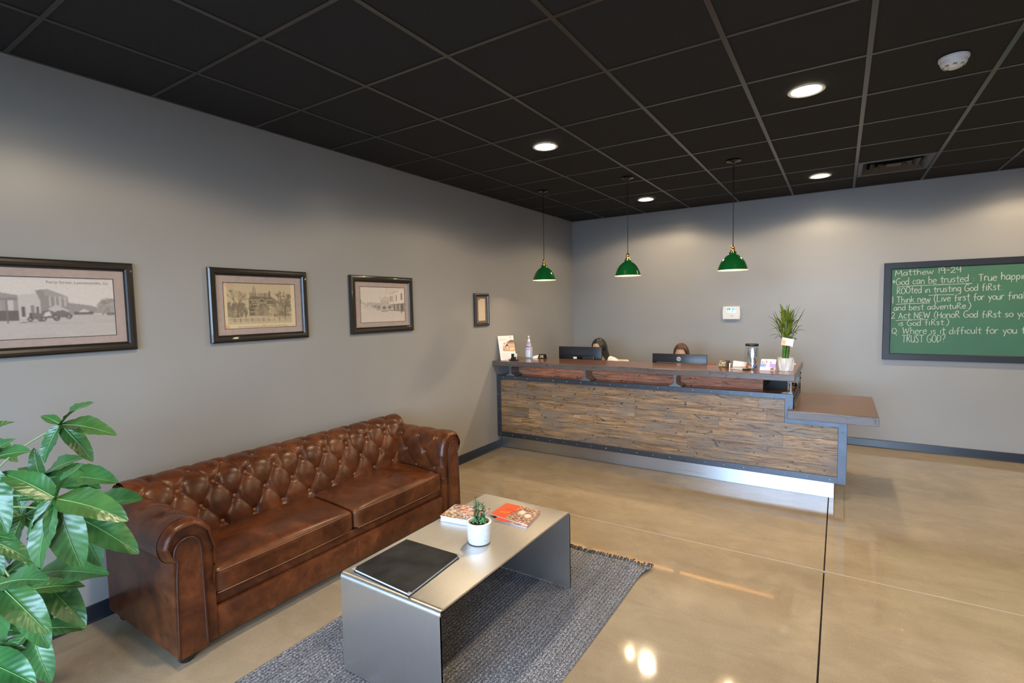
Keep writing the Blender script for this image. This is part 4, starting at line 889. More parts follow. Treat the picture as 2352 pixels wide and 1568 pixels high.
def chalkline(txt, xa, xb, za, zb_, cap, under=()):
    tot = sum(G[c][0] for c in txt); s = (xb-xa)/tot; mb = MB(); x = xa
    for c in txt:
        wd, sts = G[c]; j = random.uniform(-.04,.04); h = cap*random.uniform(.94,1.06)
        for st in sts:
            P = [(x+a*s, za+(zb_-za)*(x-xa)/(xb-xa)+(b+j)*h) for a, b in st]
            ribbon(mb, smoothpath(P, 5) if len(P) > 2 else P, .0062, -.0146-.00005*random.random())
        x += wd*s
    for (a, b, c, d) in under: ribbon(mb, smoothpath([(a, b), ((a*2+c)/3, (b*2+d)/3+.003), (c, d)], 5), .006, -.0147)
    mk('chalk_line', mb, M['chalk'], cb)
chalkline('Matthew 19-24', 3.828, 4.375, 1.891, 1.905, .060)
chalkline('*God can be trusted : True happin', 3.806, 4.86, 1.793, 1.816, .070, ((3.845,1.775,4.455,1.787),))
chalkline('ROOted in trusting God fIRst.', 3.846, 4.68, 1.700, 1.716, .066, ((4.115,1.676,4.32,1.678),))
chalkline('1 Think new (LIve first for your final', 3.806, 4.845, 1.602, 1.624, .068, ((3.845,1.587,4.13,1.597),))
chalkline('and best adventuRe.)', 3.824, 4.455, 1.520, 1.538, .058)
chalkline('2 Act NEW (HonoR God fiRst so yo', 3.804, 4.86, 1.434, 1.448, .066, ((3.846,1.414,4.10,1.424),))
chalkline('is God fIRst.)', 3.866, 4.29, 1.358, 1.368, .058)
chalkline('Q: Where is it difficult for you t', 3.812, 4.86, 1.268, 1.285, .070)
chalkline('TRUST GOD?', 3.902, 4.265, 1.180, 1.188, .080)

# ================================================================== THINGS ON THE BAR
Z = 1.0342
def card(name, quad3, th=.0012, mat='paper', parent=None, **kw):
    q = [Vector(p) for p in quad3]; n_ = (q[1]-q[0]).cross(q[3]-q[0]).normalized()*th
    return mk(name, MB().prism(q, n_), M[mat], parent, **kw)
# brochure leaning back
br = thing('brochure', (.26, -2.07, Z), 'white car brochure leaning on the left wall at the end of the bar', 'brochure')
b0, b1 = Vector((.072,-2.055,Z+.001)), Vector((.177,-1.885,Z+.001)); t0, t1 = Vector((.0045,-2.015,Z+.276)), Vector((.1095,-1.845,Z+.276))
card('sheet', [b0, b1, t1, t0], -.0012, 'paper', br)
cv = Canvas(.15,.23,72,110,(.86,.83,.78))
cv.poly([(.22,.40),(.25,.58),(.36,.72),(.62,.76),(.80,.82),(1,.80),(1,.34),(.75,.34),(.30,.36)], (.70,.42,.24)); cv.poly([(.55,.66),(.62,.76),(.80,.82),(1,.80),(1,.66)], (.22,.11,.09)); cv.poly([(.25,.58),(.36,.72),(.52,.70),(.48,.58)], (.80,.68,.60)); cv.poly([(.44,.40),(.40,.55),(.50,.67),(.60,.60),(.58,.42)], (.10,.06,.05)); cv.ell(.52,.48,.12,.10,(.25,.18,.15)); cv.ell(.52,.48,.095,.08,(.78,.66,.60)); cv.ell(.52,.48,.03,.025,(.4,.25,.2))
for k in range(5): cv.line(.52,.48,.52+.085*math.cos(k*1.257),.48+.075*math.sin(k*1.257),.02,(.55,.40,.36))
cv.rect(.66,.42,.96,.46,(.86,.78,.62)); cv.rect(.62,.68,.98,.70,(.6,.5,.45)); cv.rect(.24,.40,.34,.44,(.3,.15,.1)); cv.rect(.30,.655,.40,.69,(.4,.2,.14))
cv.poly([(.76,.90),(.80,.955),(.86,.90)], (.55,.25,.10))
for k, L in enumerate((.42,.46)): cv.line(.10,.86-.035*k,.10+L,.86-.035*k,.022,(.60,.42,.34),.7)
for k in range(6): cv.line(.10,.27-.04*k,.52,.27-.04*k,.012,(.62,.52,.47),.8)
mk('print', cv.mesh(b0+Vector((.0022,-.0014,.0005)), b1-b0, t0-b0), M['print'], br)
# little glass-and-black business card stand in front of it
n_before = len(COL.objects)
cs = thing('card_holder', (.335, -2.09, Z), 'small black card holder with metal corners in front of the brochure', 'card holder', 'card holders on the bar')
mk('base', MB().bbox((.297,-2.118,Z),(.392,-2.055,Z+.008),.002,1), M['blackgloss'], cs)
mk('back_panel', MB().prism([(.292,-2.062,Z+.008),(.345,-2.062,Z+.008),(.336,-2.046,Z+.072),(.284,-2.046,Z+.072)], (0,.003,0)), M['blackgloss'], cs)
mk('front_panel', MB().prism([(.306,-2.108,Z+.008),(.378,-2.108,Z+.008),(.372,-2.085,Z+.040),(.312,-2.085,Z+.040)], (0,.004,0)), M['blackgloss'], cs)
card('white_card', [(.326,-2.06,Z+.02),(.366,-2.06,Z+.02),(.366,-2.045,Z+.075),(.326,-2.045,Z+.075)], .001, 'paper', cs)
for x in (.299,.390): mk('corner', MB().tube([(x,-2.116,Z+.004),(x,-2.112,Z+.022)], .004, 6), M['chrome'], cs)
mk('pen_stem', MB().tube([(.372,-2.06,Z+.035),(.395,-2.05,Z+.095)], .0016, 6), M['brass'], cs); mk('pen_tip', MB().sphere((.395,-2.05,Z+.096), .004, 8, 6), M['brass'], cs)
for o in list(COL.objects)[n_before:]:
    if o.parent is None: o.location += Vector((-.128, .085, 0))
# sanitizer bottle
sx0, sy0 = .232, -1.69; sb = thing('sanitizer_bottle', (sx0, sy0, Z), 'clear pump bottle of hand sanitizer with a pink and white label on the bar', 'bottle')
k_ = .86
mk('bottle', MB().lathe([(.036,Z),(.042,Z+.006),(.043,Z+.10),(.040,Z+.112),(.030,Z+.120),(.029,Z+.150),(.020,Z+.162),(.014,Z+.168),(.0005,Z+.168)], (sx0,sy0,0), 28, sy=.72), M['gel'], sb, 40)
mk('pump_collar', MB().lathe([(.015,Z+.168),(.0165,Z+.170),(.0165,Z+.190),(.012,Z+.200),(.0055,Z+.206),(.005,Z+.225)], (sx0,sy0,0), 20), M['white'], sb, 40)
mk('pump_head', MB().lathe([(.006,Z+.222),(.010,Z+.226),(.010,Z+.238),(.004,Z+.241)], (sx0,sy0,0), 16).tube([(sx0,sy0,Z+.234),(sx0+.012,sy0-.028,Z+.232),(sx0+.014,sy0-.034,Z+.224)], .004, 8), M['white'], sb, 40)
cvl = Canvas(.07,.14,30,56,(.80,.86,.92)); cvl.rect(0,.72,1,.92,(.80,.12,.34)); cvl.rect(.2,.74,.6,.82,(.9,.6,.75)); cvl.rect(.15,.55,.85,.66,(.35,.38,.70)); cvl.rect(.3,.5,.7,.6,(.75,.8,.9)); cvl.rect(0,.92,1,1,(.86,.9,.95))
lb = MB(); 
for j in range(56):
    for i in range(30):
        a = -PI/2+(i/29-.5)*1.5; z = Z+.014+.128*j/55; rr = .0436 if z < Z+.105 else (.0436-(z-Z-.105)*.9 if z < Z+.118 else .0312)
        lb.v.append((sx0+rr*math.cos(a), sy0+rr*.72*math.sin(a), z))
lb.f = [(j*30+i,j*30+i+1,(j+1)*30+i+1,(j+1)*30+i) for j in range(55) for i in range(29)]; lb.c = cvl.a.reshape(-1,3); lb.norec = True
mk('label', lb, M['printgloss'], sb, True)
for o in [c for c in COL.objects if c.parent == sb]:
    o.data.transform(Matrix.Diagonal((1.10, 1.10, 1.10, 1)))
card('white_card', [(.292,-1.715,Z),(.345,-1.692,Z),(.349,-1.66,Z+.036),(.292,-1.685,Z+.024)], .001, 'paper', label='blank white card leaning beside the sanitizer bottle', cat='card')
def tent(name, x, y, wd, dp, h, rot, lab, grp, mats):
    t = thing(name, (x, y, Z), lab, 'card holder', grp); c, s = math.cos(rot), math.sin(rot)
    X = lambda a, b, z: (x+a*c-b*s, y+a*s+b*c, Z+z)
    mk('front_face', MB().prism([X(-wd/2,-dp/2,.001),X(wd/2,-dp/2,.001),X(wd/2,0,h),X(-wd/2,0,h)], Vector((-s*.003,c*.003,0))), mats[0], t)
    mk('back_face', MB().prism([X(-wd/2,dp/2,.001),X(wd/2,dp/2,.001),X(wd/2,0,h),X(-wd/2,0,h)], Vector((s*.003,-c*.003,0))), mats[0], t)
    cv = Canvas(wd, h, 40, 24, (.012,.012,.013)); 
    for a, b, w1 in ((.18,.72,.5),(.25,.5,.45),(.15,.25,.6)): 
        for q in range(5): cv.rect(a+q*w1/5, b-.08, a+q*w1/5+w1/7, b+random.uniform(.02,.12), (.62,.52,.36))
    p0 = Vector(X(-wd/2*.9,-dp/2-.0012,.004)); mk('print', cv.mesh(p0, Vector(X(wd/2*.9,-dp/2-.0012,.004))-p0, Vector(X(-wd/2*.9,-.0028,h*.92))-p0), M['printgloss'], t)
    return t
tent('card_holder', .408, -1.675, .088, .048, .050, .12, 'black tent card holder between the sanitizer bottle and the left monitor', 'card holders on the bar', (M['blackgloss'],))
t = tent('card_holder', 2.425, -1.715, .092, .075, .060, -.35, 'black tent card holder with pale print right of the right monitor', 'card holders on the bar', (M['blackgloss'],))
mk('end_tab', MB().box((2.470,-1.770,Z+.001),(2.479,-1.732,Z+.040)), M['silver'], t)
card('white_card', [(2.488,-1.69,Z),(2.600,-1.655,Z),(2.602,-1.632,Z+.040),(2.490,-1.66,Z+.054)], .001, 'paper', label='blank white card standing left of the glass jar', cat='card')
pn = thing('pen', (2.56, -1.90, Z), 'white pen with a black clip end lying in front of the glass jar', 'pen')  # thin white tube running into a black end
mk('barrel', MB().tube([(2.505,-1.893,Z+.005),(2.612,-1.925,Z+.005)], .005, 10), M['white'], pn, True); mk('clip_end', MB().tube([(2.612,-1.925,Z+.006),(2.642,-1.932,Z+.0062),(2.68,-1.925,Z+.004)], [.0062,.007,.003], 8), M['blackgloss'], pn, True)
# jar of sweets
jx, jy = 2.672, -1.825; jr = thing('glass_jar', (jx, jy, Z), 'tall clear glass jar with a black lid on the bar, wrappers inside', 'jar')
mk('jar_body', MB().lathe([(.047,Z+.0005),(.057,Z+.006),(.058,Z+.18),(.056,Z+.196),(.050,Z+.206),(.050,Z+.212)], (jx,jy,0), 36, cap=False), M['jarglass'], jr, 60)
mk('jar_bottom', MB().lathe([(.0005,Z+.0004),(.052,Z+.0004),(.053,Z+.005),(.0005,Z+.006)], (jx,jy,0), 32, cap=False), M['jarglass'], jr)
mk('lid', MB().lathe([(.054,Z+.210),(.0555,Z+.212),(.0555,Z+.228),(.053,Z+.231),(.0005,Z+.231)], (jx,jy,0), 32), M['black'], jr, 40)
fo = MB().grid(lambda u, v: (jx+.004+.037*math.cos(2*PI*u)*(1+.12*math.sin(5*2*PI*u+9*v)), jy+.020*math.sin(2*PI*u), Z+.02+.172*v+.004*math.sin(14*u)), 28, 12, wu=True)
cj = mk('foil_pouch', fo, M['foil'], None, True, label='crinkled silver foil pouch standing inside the glass jar', cat='wrapper')
for k, (nm, a, r, h) in enumerate((('red',3.6,.034,.022),('gold',4.3,.036,.016),('blue',5.6,.034,.030),('cream',5.0,.030,.014),('red',.3,.032,.018),('gold',2.4,.03,.018),('cream',1.2,.03,.02))):
    mk('wrapped_sweet', MB().sphere((jx+r*math.cos(a), jy+r*math.sin(a), Z+.006+h*.7), (.015,.011,h*.6), 8, 6), M['candy'+nm], None, True, label={0:'red wrapped sweet at the left of the glass jar',1:'gold wrapped sweet at the front left of the glass jar',2:'blue wrapped sweet at the right front of the glass jar',3:'cream wrapped sweet at the front of the glass jar',4:'red wrapped sweet at the right rear of the glass jar',5:'gold wrapped sweet at the left rear of the glass jar',6:'cream wrapped sweet at the back of the glass jar'}[k], cat='sweet', group='sweets in the jar')
# photo tent card
pc = thing('photo_card', (2.81, -1.87, Z), 'colourful folded photo card standing between the jar and the bamboo pot', 'card')
P0, P1, P2, P3 = Vector((2.744,-1.892,Z+.001)), Vector((2.864,-1.889,Z+.001)), Vector((2.868,-1.864,Z+.100)), Vector((2.756,-1.868,Z+.100))
card('front_leaf', [P0,P1,P2,P3], -.0012, 'paper', pc); card('back_leaf', [(2.766,-1.838,Z+.001),(2.872,-1.834,Z+.001),P2,P3], .0012, 'paper', pc)
cv = Canvas(.12,.09,56,42,(.86,.80,.82)); cv.rect(0,.30,.4,.55,(.25,.42,.85)); cv.rect(.6,.25,1,.60,(.55,.36,.78)); cv.ell(.5,.20,.3,.2,(.86,.74,.86),.6); cv.rect(.0,.55,.3,.65,(.85,.6,.2)); cv.ell(.82,.12,.12,.13,(.30,.13,.05)); cv.rect(.72,0,.95,.08,(.75,.5,.4))
for k in range(7): cv.ell(.12+k*.09,.72+.04*math.sin(k*3),.035,.06,random.choice([(.2,.1,.1),(.75,.4,.35),(.85,.7,.65)]))
for k in range(12): cv.ell(random.random(),random.uniform(.8,.98),.05,.03,random.choice([(.9,.85,.8),(.6,.5,.55),(.8,.7,.75)]))
cv.blur(1); mk('print', cv.mesh(P0+Vector((0,-.0016,0)), P1-P0, P3-P0), M['printgloss'], pc)
# lucky bamboo
bx, by = 2.945, -1.815; bp = thing('potted_bamboo', (bx, by, Z), 'lucky bamboo with yellow-tipped leaves in a white faceted pot at the bar end', 'potted plant')
NP = 40
def potp(u, v):
    a = 2*PI*u; r = .060+.005*v; ph = a*7; k = .0055*(math.cos(ph)*math.cos(PI*(v-.5)*1.3)-.4*math.cos(2*ph)*math.sin(PI*v)); return (bx+(r+k)*math.cos(a), by+(r+k)*math.sin(a), Z+.001+.112*v)
pt = MB().grid(potp, 112, 14, wu=True); pt.lathe([(.065,Z+.113),(.058,Z+.113),(.057,Z+.098),(.0005,Z+.094)], (bx,by,0), 40, cap=False).lathe([(.0005,Z+.0008),(.060,Z+.0008)], (bx,by,0), 40, cap=False)
mk('pot', pt, M['ceramic'], bp, 50)
mk('pebbles', MB().lathe([(.0005,Z+.106),(.057,Z+.103)], (bx,by,0), 20, cap=False), M['candycream'], bp)
random.seed(11); stk = []
for k in range(6):
    a = k*1.05; r = .018; b = Vector((bx-.006+r*math.cos(a), by+r*math.sin(a), Z+.085)); e = Vector((bx+.006+r*1.25*math.cos(a+.3), by+r*math.sin(a), Z+.285+.03*random.random()))
    P = [b.lerp(e, t/10) for t in range(11)]; rad = [.0085*(1+.16*(t % 3 == 1)) for t in range(11)]; mk('stalk', MB().tube(P, rad, 8), M['stalk'], bp, True); stk.append(e)
def blade(b, tip, wd, up, n_=9, fold=.25):
    b, tip = Vector(b), Vector(tip); mb = MB(); ax = tip-b; side = ax.cross(Vector((0,0,1))); side = side.normalized() if side.length > 1e-4 else Vector((1,0,0)); nr = side.cross(ax).normalized()
    for i in range(n_):
        t = i/(n_-1); c = b+ax*t+Vector((0,0,up*math.sin(PI*t))); wv = wd*(math.sin(PI*min(1,t*.92+.04))**.8)*.5
        mb.v += [tuple(c+side*wv+nr*wv*fold), tuple(c), tuple(c-side*wv+nr*wv*fold)]
    for i in range(n_-1): mb.f += [(3*i,3*i+1,3*i+4,3*i+3),(3*i+1,3*i+2,3*i+5,3*i+4)]
    return mb
tips = [(2.812,-1.80,1.480),(2.850,-1.84,1.560),(2.890,-1.78,1.622),(2.915,-1.86,1.600),(2.965,-1.82,1.620),(3.086,-1.83,1.575),(3.080,-1.77,1.535),(3.070,-1.86,1.475),(3.095,-1.80,1.385),(2.80,-1.86,1.520),(2.822,-1.82,1.440),(2.808,-1.80,1.330),(2.850,-1.88,1.400),(2.945,-1.78,1.610),(2.905,-1.88,1.555),(3.01,-1.89,1.560),(3.06,-1.76,1.42),(3.03,-1.88,1.36),(2.85,-1.76,1.31),(3.02,-1.75,1.30),(2.83,-1.78,1.545),(3.05,-1.80,1.60),(2.87,-1.90,1.50),(3.00,-1.91,1.48),(2.81,-1.84,1.385),(3.075,-1.84,1.44)]
for k, tp in enumerate(tips):
    e = stk[k % 6]; q = (.15, .3, .22)[k % 3]; hb = Vector((bx+(tp[0]-bx)*q, by+(tp[1]-by)*q, min(tp[2]-.02, Z+.27+.13*((k*7)%5)/5)))
    mk('leaf', blade(hb, tp, .021+.006*(k%3), .030*(1 if tp[2] < 1.5 else .5)), M['bambooleaf'], bp, True)
for k in range(46):
    a = random.random()*6.28; z0 = Z+.25+.20*random.random(); b = Vector((bx+.022*math.cos(a), by+.022*math.sin(a), z0)); ou = random.uniform(.03,.085); tp = b+Vector((ou*math.cos(a), ou*math.sin(a), random.uniform(.03,.14)))
    mk('leaf', blade(b, tp, .017, .012), M['bambooleaf'], bp, True)
cg = [Vector((2.912,-1.895,Z+.232)), Vector((3.000,-1.895,Z+.214)), Vector((3.010,-1.895,Z+.280)), Vector((2.922,-1.895,Z+.298))]
card('gift_tag', cg, -.0012, 'paper', bp); cv = Canvas(.085,.06,40,28,(.86,.85,.84)); cv.rect(0,0,.38,.75,(.85,.62,.30)); cv.ell(.2,.4,.12,.2,(.85,.50,.2)); cv.rect(.45,0,.85,.12,(.75,.15,.22)); cv.rect(.55,.45,.8,.55,(.75,.73,.75))
mk('tag_print', cv.mesh(cg[0]+Vector((0,-.0016,0)), cg[1]-cg[0], cg[3]-cg[0]), M['print'], bp)
mk('tag_pick', MB().tube([(bx-.006,-1.862,Z+.100),(bx+.004,-1.880,Z+.20),(bx+.014,-1.890,Z+.232)], .0032, 6), M['jarglass'], bp)
card('white_card', [(2.955,-1.40,Z+.001),(2.985,-1.40,Z+.001),(2.992,-1.30,Z+.010),(2.955,-1.30,Z+.010)], .001, 'paper', label='small white card lying behind the bamboo pot at the back corner of the bar', cat='card')
card('white_card', [(2.93,-2.035,.8635),(3.0,-2.035,.8635),(3.0,-1.99,.866),(2.95,-1.99,.866)], .001, 'paper', label='white card lying on the ledge under the bar beside the right post', cat='card')
CX, CY, CZ = 2.970, -1.29, .7355
cup = thing('takeaway_cup', (CX, CY, CZ), 'orange-brown cup with a dark lid behind the steel end plate under the bar', 'cup')
mk('cup_body', MB().lathe([(.024,CZ),(.026,CZ+.002),(.0325,CZ+.093),(.033,CZ+.095)], (CX,CY,0), 24), M['kraft'], cup, 40)
mk('cup_lid', MB().lathe([(.035,CZ+.092),(.036,CZ+.100),(.034,CZ+.106),(.032,CZ+.110),(.028,CZ+.122),(.0005,CZ+.121)], (CX,CY,0), 24), M['blackgloss'], cup, 40)

# ================================================================== MONITORS
def monitor(cx, cy, ztop, wd, ht, yaw, lab):
    t = thing('monitor', (cx, cy, .735), lab, 'monitor', 'monitors on the desk'); c, s = math.cos(yaw), math.sin(yaw)
    Mx = Matrix.Translation((cx, cy, 0)) @ Matrix.Rotation(yaw, 4, 'Z'); zb_ = ztop-ht
    def part(name, mb, mat, sm=False, **kw): return mk(name, mb.xf(Mx), mat, t, sm, **kw)
    part('screen_housing', MB().bbox((-wd/2, -.012, zb_), (wd/2, .012, ztop), .003, 2), M['bezel'], 40)
    part('rear_bulge', MB().bbox((-wd*.36, -.034, zb_+.05), (wd*.36, -.010, ztop-.10), .012, 3), M['bezel'], 40)
    part('display', MB().box((-wd/2+.01, .012, zb_+.012), (wd/2-.01, .0128, ztop-.01)), M['blackgloss'])
    part('stand_neck', MB().bbox((-.03, -.045, .745), (.03, -.03, zb_+.2), .004, 2), M['bezel'], 40)
    part('stand_base', MB().bbox((-.12, -.10, .7355), (.12, .06, .747), .004, 2), M['bezel'], 40)
    return t, Mx
m1, X1 = monitor(.752, -1.38, 1.157, .545, .345, .02, 'black monitor with a small white sticker on its back, in front of the long-haired person')
mk('sticker', MB().box((-.072,-.0365,1.015),(-.026,-.0345,1.040)).xf(X1), M['paper'], m1); mk('sticker_panel', MB().box((-.078,-.0355,1.00),(.045,-.034,1.046)).xf(X1), M['blackgloss'], m1)
m2, X2 = monitor(1.907, -1.38, 1.108, .566, .335, .01, 'black monitor with a round silver logo on its back, in front of the brown-haired person')
mk('logo_disc', MB().lathe([(.0235,0),(.0235,.002),(.022,.003),(.0005,.003)], (0,0,0), 28).xf(X2 @ Matrix.Translation((0,-.0135,1.056)) @ Matrix.Rotation(PI/2, 4, 'X')), M['silver'], m2)
lg = textmesh('hp', .030, (-.0148,-.0172,1.0485), (1,0,0), (0,0,1), shear=.25); lg.v = [tuple(X2 @ Vector(p)) for p in lg.v]; mk('logo_letters', lg, M['bezel'], m2)
mk('light_bar', MB().bbox((-.235,-.0155,1.0135),(.245,-.0125,1.017),.0008,1).xf(X2), M['silver'], m2, label='thin silver line across the monitor back')

# ================================================================== PEOPLE (seated behind the desk)
def skin(V, Ed, Rr, lev=2):
    me = bpy.data.meshes.new('s'); me.from_pydata(V, Ed, []); o = bpy.data.objects.new('s', me); COL.objects.link(o)
    md = o.modifiers.new('k', 'SKIN'); md.use_smooth_shade = True
    for i, r in enumerate(Rr): me.skin_vertices[0].data[i].radius = (r, r) if not hasattr(r,'__len__') else r
    me.skin_vertices[0].data[0].use_root = True
    s = o.modifiers.new('u', 'SUBSURF'); s.levels = lev
    dg = bpy.context.evaluated_depsgraph_get(); ev = bpy.data.meshes.new_from_object(o.evaluated_get(dg))
    mb = MB(); mb.add([v.co[:] for v in ev.vertices], [tuple(p.vertices) for p in ev.polygons])
    bpy.data.objects.remove(o); bpy.data.meshes.remove(me); bpy.data.meshes.remove(ev); return mb
def headmesh():
    # head facing -y, centre at the origin, about .23 tall
    def fn(u, v):
        th_, ph = 2*PI*u, PI*(v*.998+.001); x, y, z = math.sin(ph)*math.cos(th_), math.sin(ph)*math.sin(th_), math.cos(ph)
        rx, ry, rz = .074, .094, .116
        jaw = max(0, -z-.15); rx *= 1-.42*jaw; px, py, pz = x*rx, y*ry, z*rz
        if y > 0 and z < -.2: py *= 1-.55*(-z-.2)
        if y < 0:
            f = -y; py += -.020*jaw*f
            nose = math.exp(-(px/.012)**2)*(math.exp(-((pz+.018)/.018)**2)*.020+math.exp(-((pz-.005)/.022)**2)*.009); py -= nose
            for s in (-1, 1): py += .007*math.exp(-((px-s*.031)/.016)**2-((pz-.010)/.012)**2)
            py -= .004*math.exp(-(pz-.030)**2/.0001)*math.exp(-(px/.05)**2); py -= .006*math.exp(-(px/.022)**2-((pz+.058)/.010)**2); py -= .008*math.exp(-(px/.02)**2-((pz+.098)/.016)**2)
        else: py *= 1.04
        for s in (-1, 1): px += s*.012*math.exp(-((py-.012)/.012)**2-((pz+.005)/.026)**2)*(abs(x) > .6)
        return (px, py, pz)
    return MB().grid(fn, 64, 48, wu=True)
def person(x, y, ztop, yaw, lab, hair, shirt, longhair, sh):
    hz = ztop-.122; root = thing('person', (x, y, .44), lab, 'person')
    MH = Matrix.Translation((x, y-.03, hz)) @ Matrix.Rotation(yaw, 4, 'Z') @ Matrix.Rotation(.22, 4, 'X')
    zs_ = hz-(.17 if longhair > 0 else .142); cx = x+sh; zp = .50
    V = [(cx,y+.06,zp),(cx,y+.05,zp+.16),(cx,y+.03,zs_-.10),(cx*.6+x*.4,y+.02,zs_+.03),(x,y-.005,hz-.115),(x,y-.02,hz-.05)]
    Ed = [(0,1),(1,2),(2,3),(3,4),(4,5)]; Rr = [(.155,.115),(.135,.10),(.150,.10),(.085,.065),.050,.048]
    arms = []; hands = []
    for s in (-1, 1):
        n0 = len(V); V += [(cx+s*.165,y+.02,zs_-.005),(cx+s*.215,y+.03,zs_-.20),(cx+s*.15,y-.13,.778),(cx+s*.125,y-.20,.768)]; Ed += [(3,n0),(n0,n0+1),(n0+1,n0+2),(n0+2,n0+3)]; Rr += [.062,.045,.030,.034]; arms.append(n0)
        for k, (dx, L) in enumerate(((-.024,.070),(-.008,.082),(.008,.078),(.023,.062))):
            m = len(V); bx_, by_ = cx+s*.125+dx, y-.225; V += [(bx_,by_,.768),(bx_+s*.001,by_-L*.55,.772),(bx_,by_-L,.758)]; Ed += [(n0+3,m),(m,m+1),(m+1,m+2)]; Rr += [.009,.0085,.007]
        m = len(V); V += [(cx+s*.125-s*.036,y-.205,.762),(cx+s*.125-s*.050,y-.245,.757)]; Ed += [(n0+3,m),(m,m+1)]; Rr += [.010,.008]
        m = len(V); V += [(cx+s*.09,y+.03,.50),(cx+s*.11,y-.38,.49),(cx+s*.11,y-.36,.10),(cx+s*.11,y-.39,.045),(cx+s*.11,y-.52,.035)]; Ed += [(0,m),(m,m+1),(m+1,m+2),(m+2,m+3),(m+3,m+4)]; Rr += [.085,.065,.042,.042,.034]
    body = skin(V, Ed, Rr); hm = headmesh(); hm.xf(MH); body.add(hm.v, hm.f)
    bo = mk('body', body, M['skin'], root, True)
    # clothes: shells grown from the same skeleton
    W1 = [V[i] for i in range(4)]; R1 = [(.165,.125),(.147,.113),(.162,.112),(.092,.074)]; E1 = [(0,1),(1,2),(2,3)]
    for s, n0 in zip((-1,1), arms):
        m = len(W1); W1 += [V[n0],V[n0+1],tuple(.25*np.array(V[n0+1])+.75*np.array(V[n0+2]))]; E1 += [(3,m),(m,m+1),(m+1,m+2)]; R1 += [.074,.057,.043]
    mk('shirt', skin(W1, E1, R1), M[shirt], root, True)
    W2_, E2, R2 = [(cx,y+.06,zp-.01)], [], [(.168,.126)]
    for s in (-1, 1): m = len(W2_); W2_ += [(cx+s*.09,y+.03,.50),(cx+s*.11,y-.38,.49),(cx+s*.11,y-.36,.12)]; E2 += [(0,m),(m,m+1),(m+1,m+2)]; R2 += [.098,.077,.056]
    mk('trousers', skin(W2_, E2, R2), M['trouser'], root, True)
    for s in (-1, 1):
        mk('shoe', MB().sphere((cx+s*.11,y-.46,.040), (.045,.125,.040), 14, 8), M['blackgloss'], root, True)
        mk('eye', MB().sphere((s*.031,-.0800,.010), (.011,.008,.0055), 10, 8).xf(MH), M['eye'], root, True)
        mk('eyebrow', MB().tube([(s*.016,-.0895,.028),(s*.032,-.087,.033),(s*.046,-.078,.028)], .0028, 6).xf(MH), M[hair], root, True)
    mk('lips', MB().sphere((0,-.0985,-.058), (.021,.006,.0065), 12, 8).xf(MH), M['lip'], root, True)
    # hair: one shell from the crown to the hairline, hanging on at the sides and back
    def hf(u, v):
        a = 2*PI*u; fr_ = max(0, -math.sin(a)); k = min(1, max(0, (fr_-.25)/.55)); k = k*k*(3-2*k); e = PI*(.55*(1-k)+.255*k)
        r = 1.12+.018*math.sin(a*17+v*4)*min(1, 4*v); t = min(v/.6, 1); ph = e*t; px, py, pz = .076*r*math.sin(ph)*math.cos(a), .097*r*math.sin(ph)*math.sin(a)+.004, .118*r*math.cos(ph)
        if v > .6:
            q = (v-.6)/.4; L = ((.30 if longhair > 0 else .22))*(1-k)*q; pz -= L; px *= 1+.22*q*(1-k); py = py*(1-.10*q)
            if longhair > 0 and math.cos(a) > 0: px += .055*q*(1-k)
        if abs(px) < .006 and v < .5: pz -= .003
        return (px, py, pz)
    hb_ = MB().grid(hf, 90, 40, wu=True); hb_.xf(MH)
    ho = mk('hair', hb_, M[hair], root, True); s_ = ho.modifiers.new('thick', 'SOLIDIFY'); s_.thickness = .006; s_.offset = 0
    if longhair > 0: mk('earring', MB().sphere((.080,.010,-.040), .005, 8, 6).xf(MH), M['silver'], root, True)
    return root
person(.815, -.92, 1.226, -.30, 'person with long black hair and a white top seated behind the left monitor', 'hairblack', 'shirtwhite', 1, .03)
person(1.820, -.92, 1.182, .05, 'person with brown hair seated behind the right monitor, forehead showing above it', 'hairbrown', 'trouser', -1, .085)
def chair(x, y, mat, lab):
    t = thing('office_chair', (x, y, 0), lab, 'chair', 'office chairs behind the desk')
    mk('seat', MB().bbox((x-.24,y-.28,.33),(x+.24,y+.22,.392),.025,3), mat, t, 40)
    mk('backrest', MB().bbox((x-.22,y+.24,.50),(x+.22,y+.29,.94),.022,3), mat, t, 40)
    mk('back_bar', MB().tube([(x,y+.1,.35),(x,y+.31,.36),(x,y+.31,.60)], .016, 8), M['black'], t, True)
    mk('column', MB().lathe([(.03,.08),(.03,.36)], (x,y,0), 12), M['black'], t, True)
    for k in range(5):
        a = k*1.257; mk('base_arm', MB().tube([(x,y,.09),(x+.26*math.cos(a),y+.26*math.sin(a),.07)], [.022,.016], 8), M['black'], t, True)
        mk('caster', MB().sphere((x+.27*math.cos(a),y+.27*math.sin(a),.03), .03, 10, 8), M['black'], t, True)
chair(.85, -.86, M['chaircream'], 'cream office chair under the long-haired person'); chair(1.90, -.86, M['shirtred'], 'rust-red office chair under the brown-haired person')

